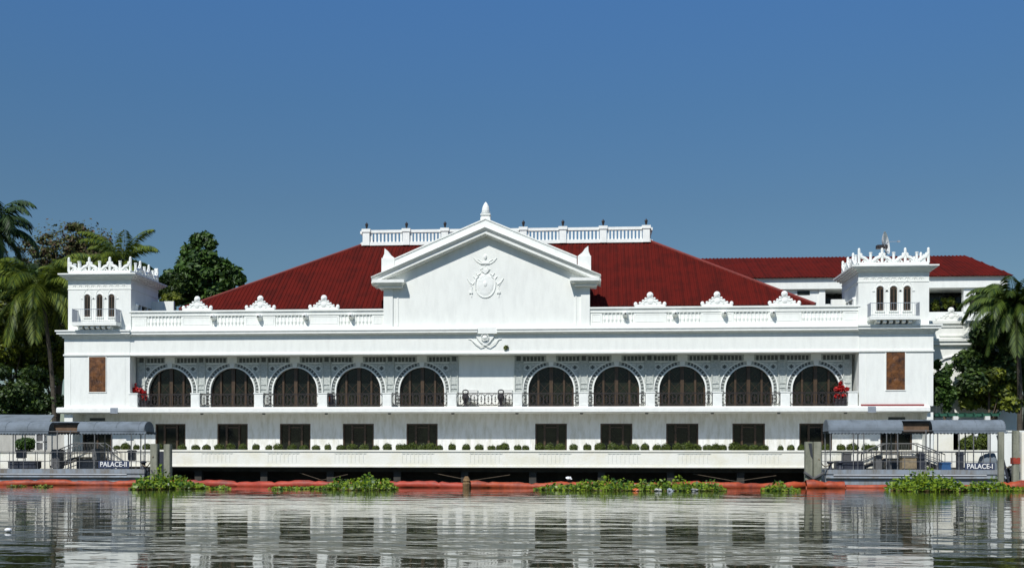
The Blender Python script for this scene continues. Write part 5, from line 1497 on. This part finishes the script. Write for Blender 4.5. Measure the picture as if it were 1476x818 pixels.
hyacinth('small lone clump of water hyacinth right of the large left clump', [(317, -17.5, .45, .8, .7)], 130, .5, 84)
hyacinth('thin strip of water hyacinth left of the tall middle clump', [(402, -17.5, .5, .9, .6), (425, -17, .8, .9, .6), (450, -16.5, .8, .9, .7), (468, -17, .6, .9, .5)], 420, .42, 85)
hyacinth('tall bushy clump of water hyacinth below the fourth and fifth doors', [(495, -16.5, 1.2, 1.6, .9), (530, -17.5, 1.6, 2.2, 1.2), (553, -17, .7, 1.4, .8)], 2400, .9, 86, .11)
hyacinth('longest raft of water hyacinth mixed with litter, right of centre', [(800, -16.5, 1.2, .9, .5), (840, -17, 1.8, 1.5, .85), (880, -17, 1.8, 1.7, 1.1), (930, -17, 2.0, 1.7, .9), (980, -17, 2.0, 1.7, 1.0), (1015, -17, 1.2, 1.5, .9)], 4600, .9, 87, .105)
hyacinth('small clump of water hyacinth left of the close pair of concrete piles', [(1122, -17, .9, 1.2, .9), (1142, -17, .4, .7, .5)], 330, .7, 88)
hyacinth('densest dark green clump of water hyacinth before the PALACE-I dock', [(1310, -15.5, 1.1, 2.4, 1.0), (1340, -15.5, 1.6, 2.6, 1.1), (1366, -15.5, .9, 1.8, .8)], 4000, 1.35, 89, .12)
hyacinth('clump of water hyacinth at the right end of the PALACE-I dock', [(1412, -14.5, .8, 1.4, .9), (1436, -14.5, .9, 1.4, 1.0), (1460, -15.5, .9, .9, .4)], 1200, .9, 90, .11)
# litter caught in the raft
lit = [(966, 711, 'pale crumpled plastic bag at the front of the long plant raft', (.36,.39,.43)), (949, 709, 'white foam scrap left of the crumpled bag in the plant raft', (.45,.45,.42)), (916, 712, 'orange bottle floating at the front of the long plant raft', (.5,.12,.03)), (1000, 710, 'greyish plastic sheet at the right end of the long plant raft', (.33,.33,.31)), (820, 692, 'small white polystyrene lump on the boom left of the plant raft', (.8,.8,.8)), (12, 771, 'white scrap floating at the lower left of the water', (.8,.8,.8))]
for i, (px_, py_, lb, c) in enumerate(lit):
    g = random.Random(i); Y = -18.6 if py_ > 700 else -13.0
    if py_ > 760: Y = CY + CZ*FPX/(py_-HOR)
    x = pxx(px_, Y); m = MB(); m.ball(0, 0, .05, .2 if i != 5 else .09, .16 if i != 5 else .08, .08 if i != 5 else .05, 9, 6)
    m.v = [(a+(g.random()-.5)*.16, b+(g.random()-.5)*.12, c_+(g.random()-.5)*.10) if i != 5 else (a, b, c_) for a, b, c_ in m.v]
    if py_ < 700: m.v = [(a*.8, b, c_+.55) for a, b, c_ in m.v]
    tag(m.build('litter', new_mat('litter_plastic', c, .5), loc=(x, Y, 0)), lb, 'litter')
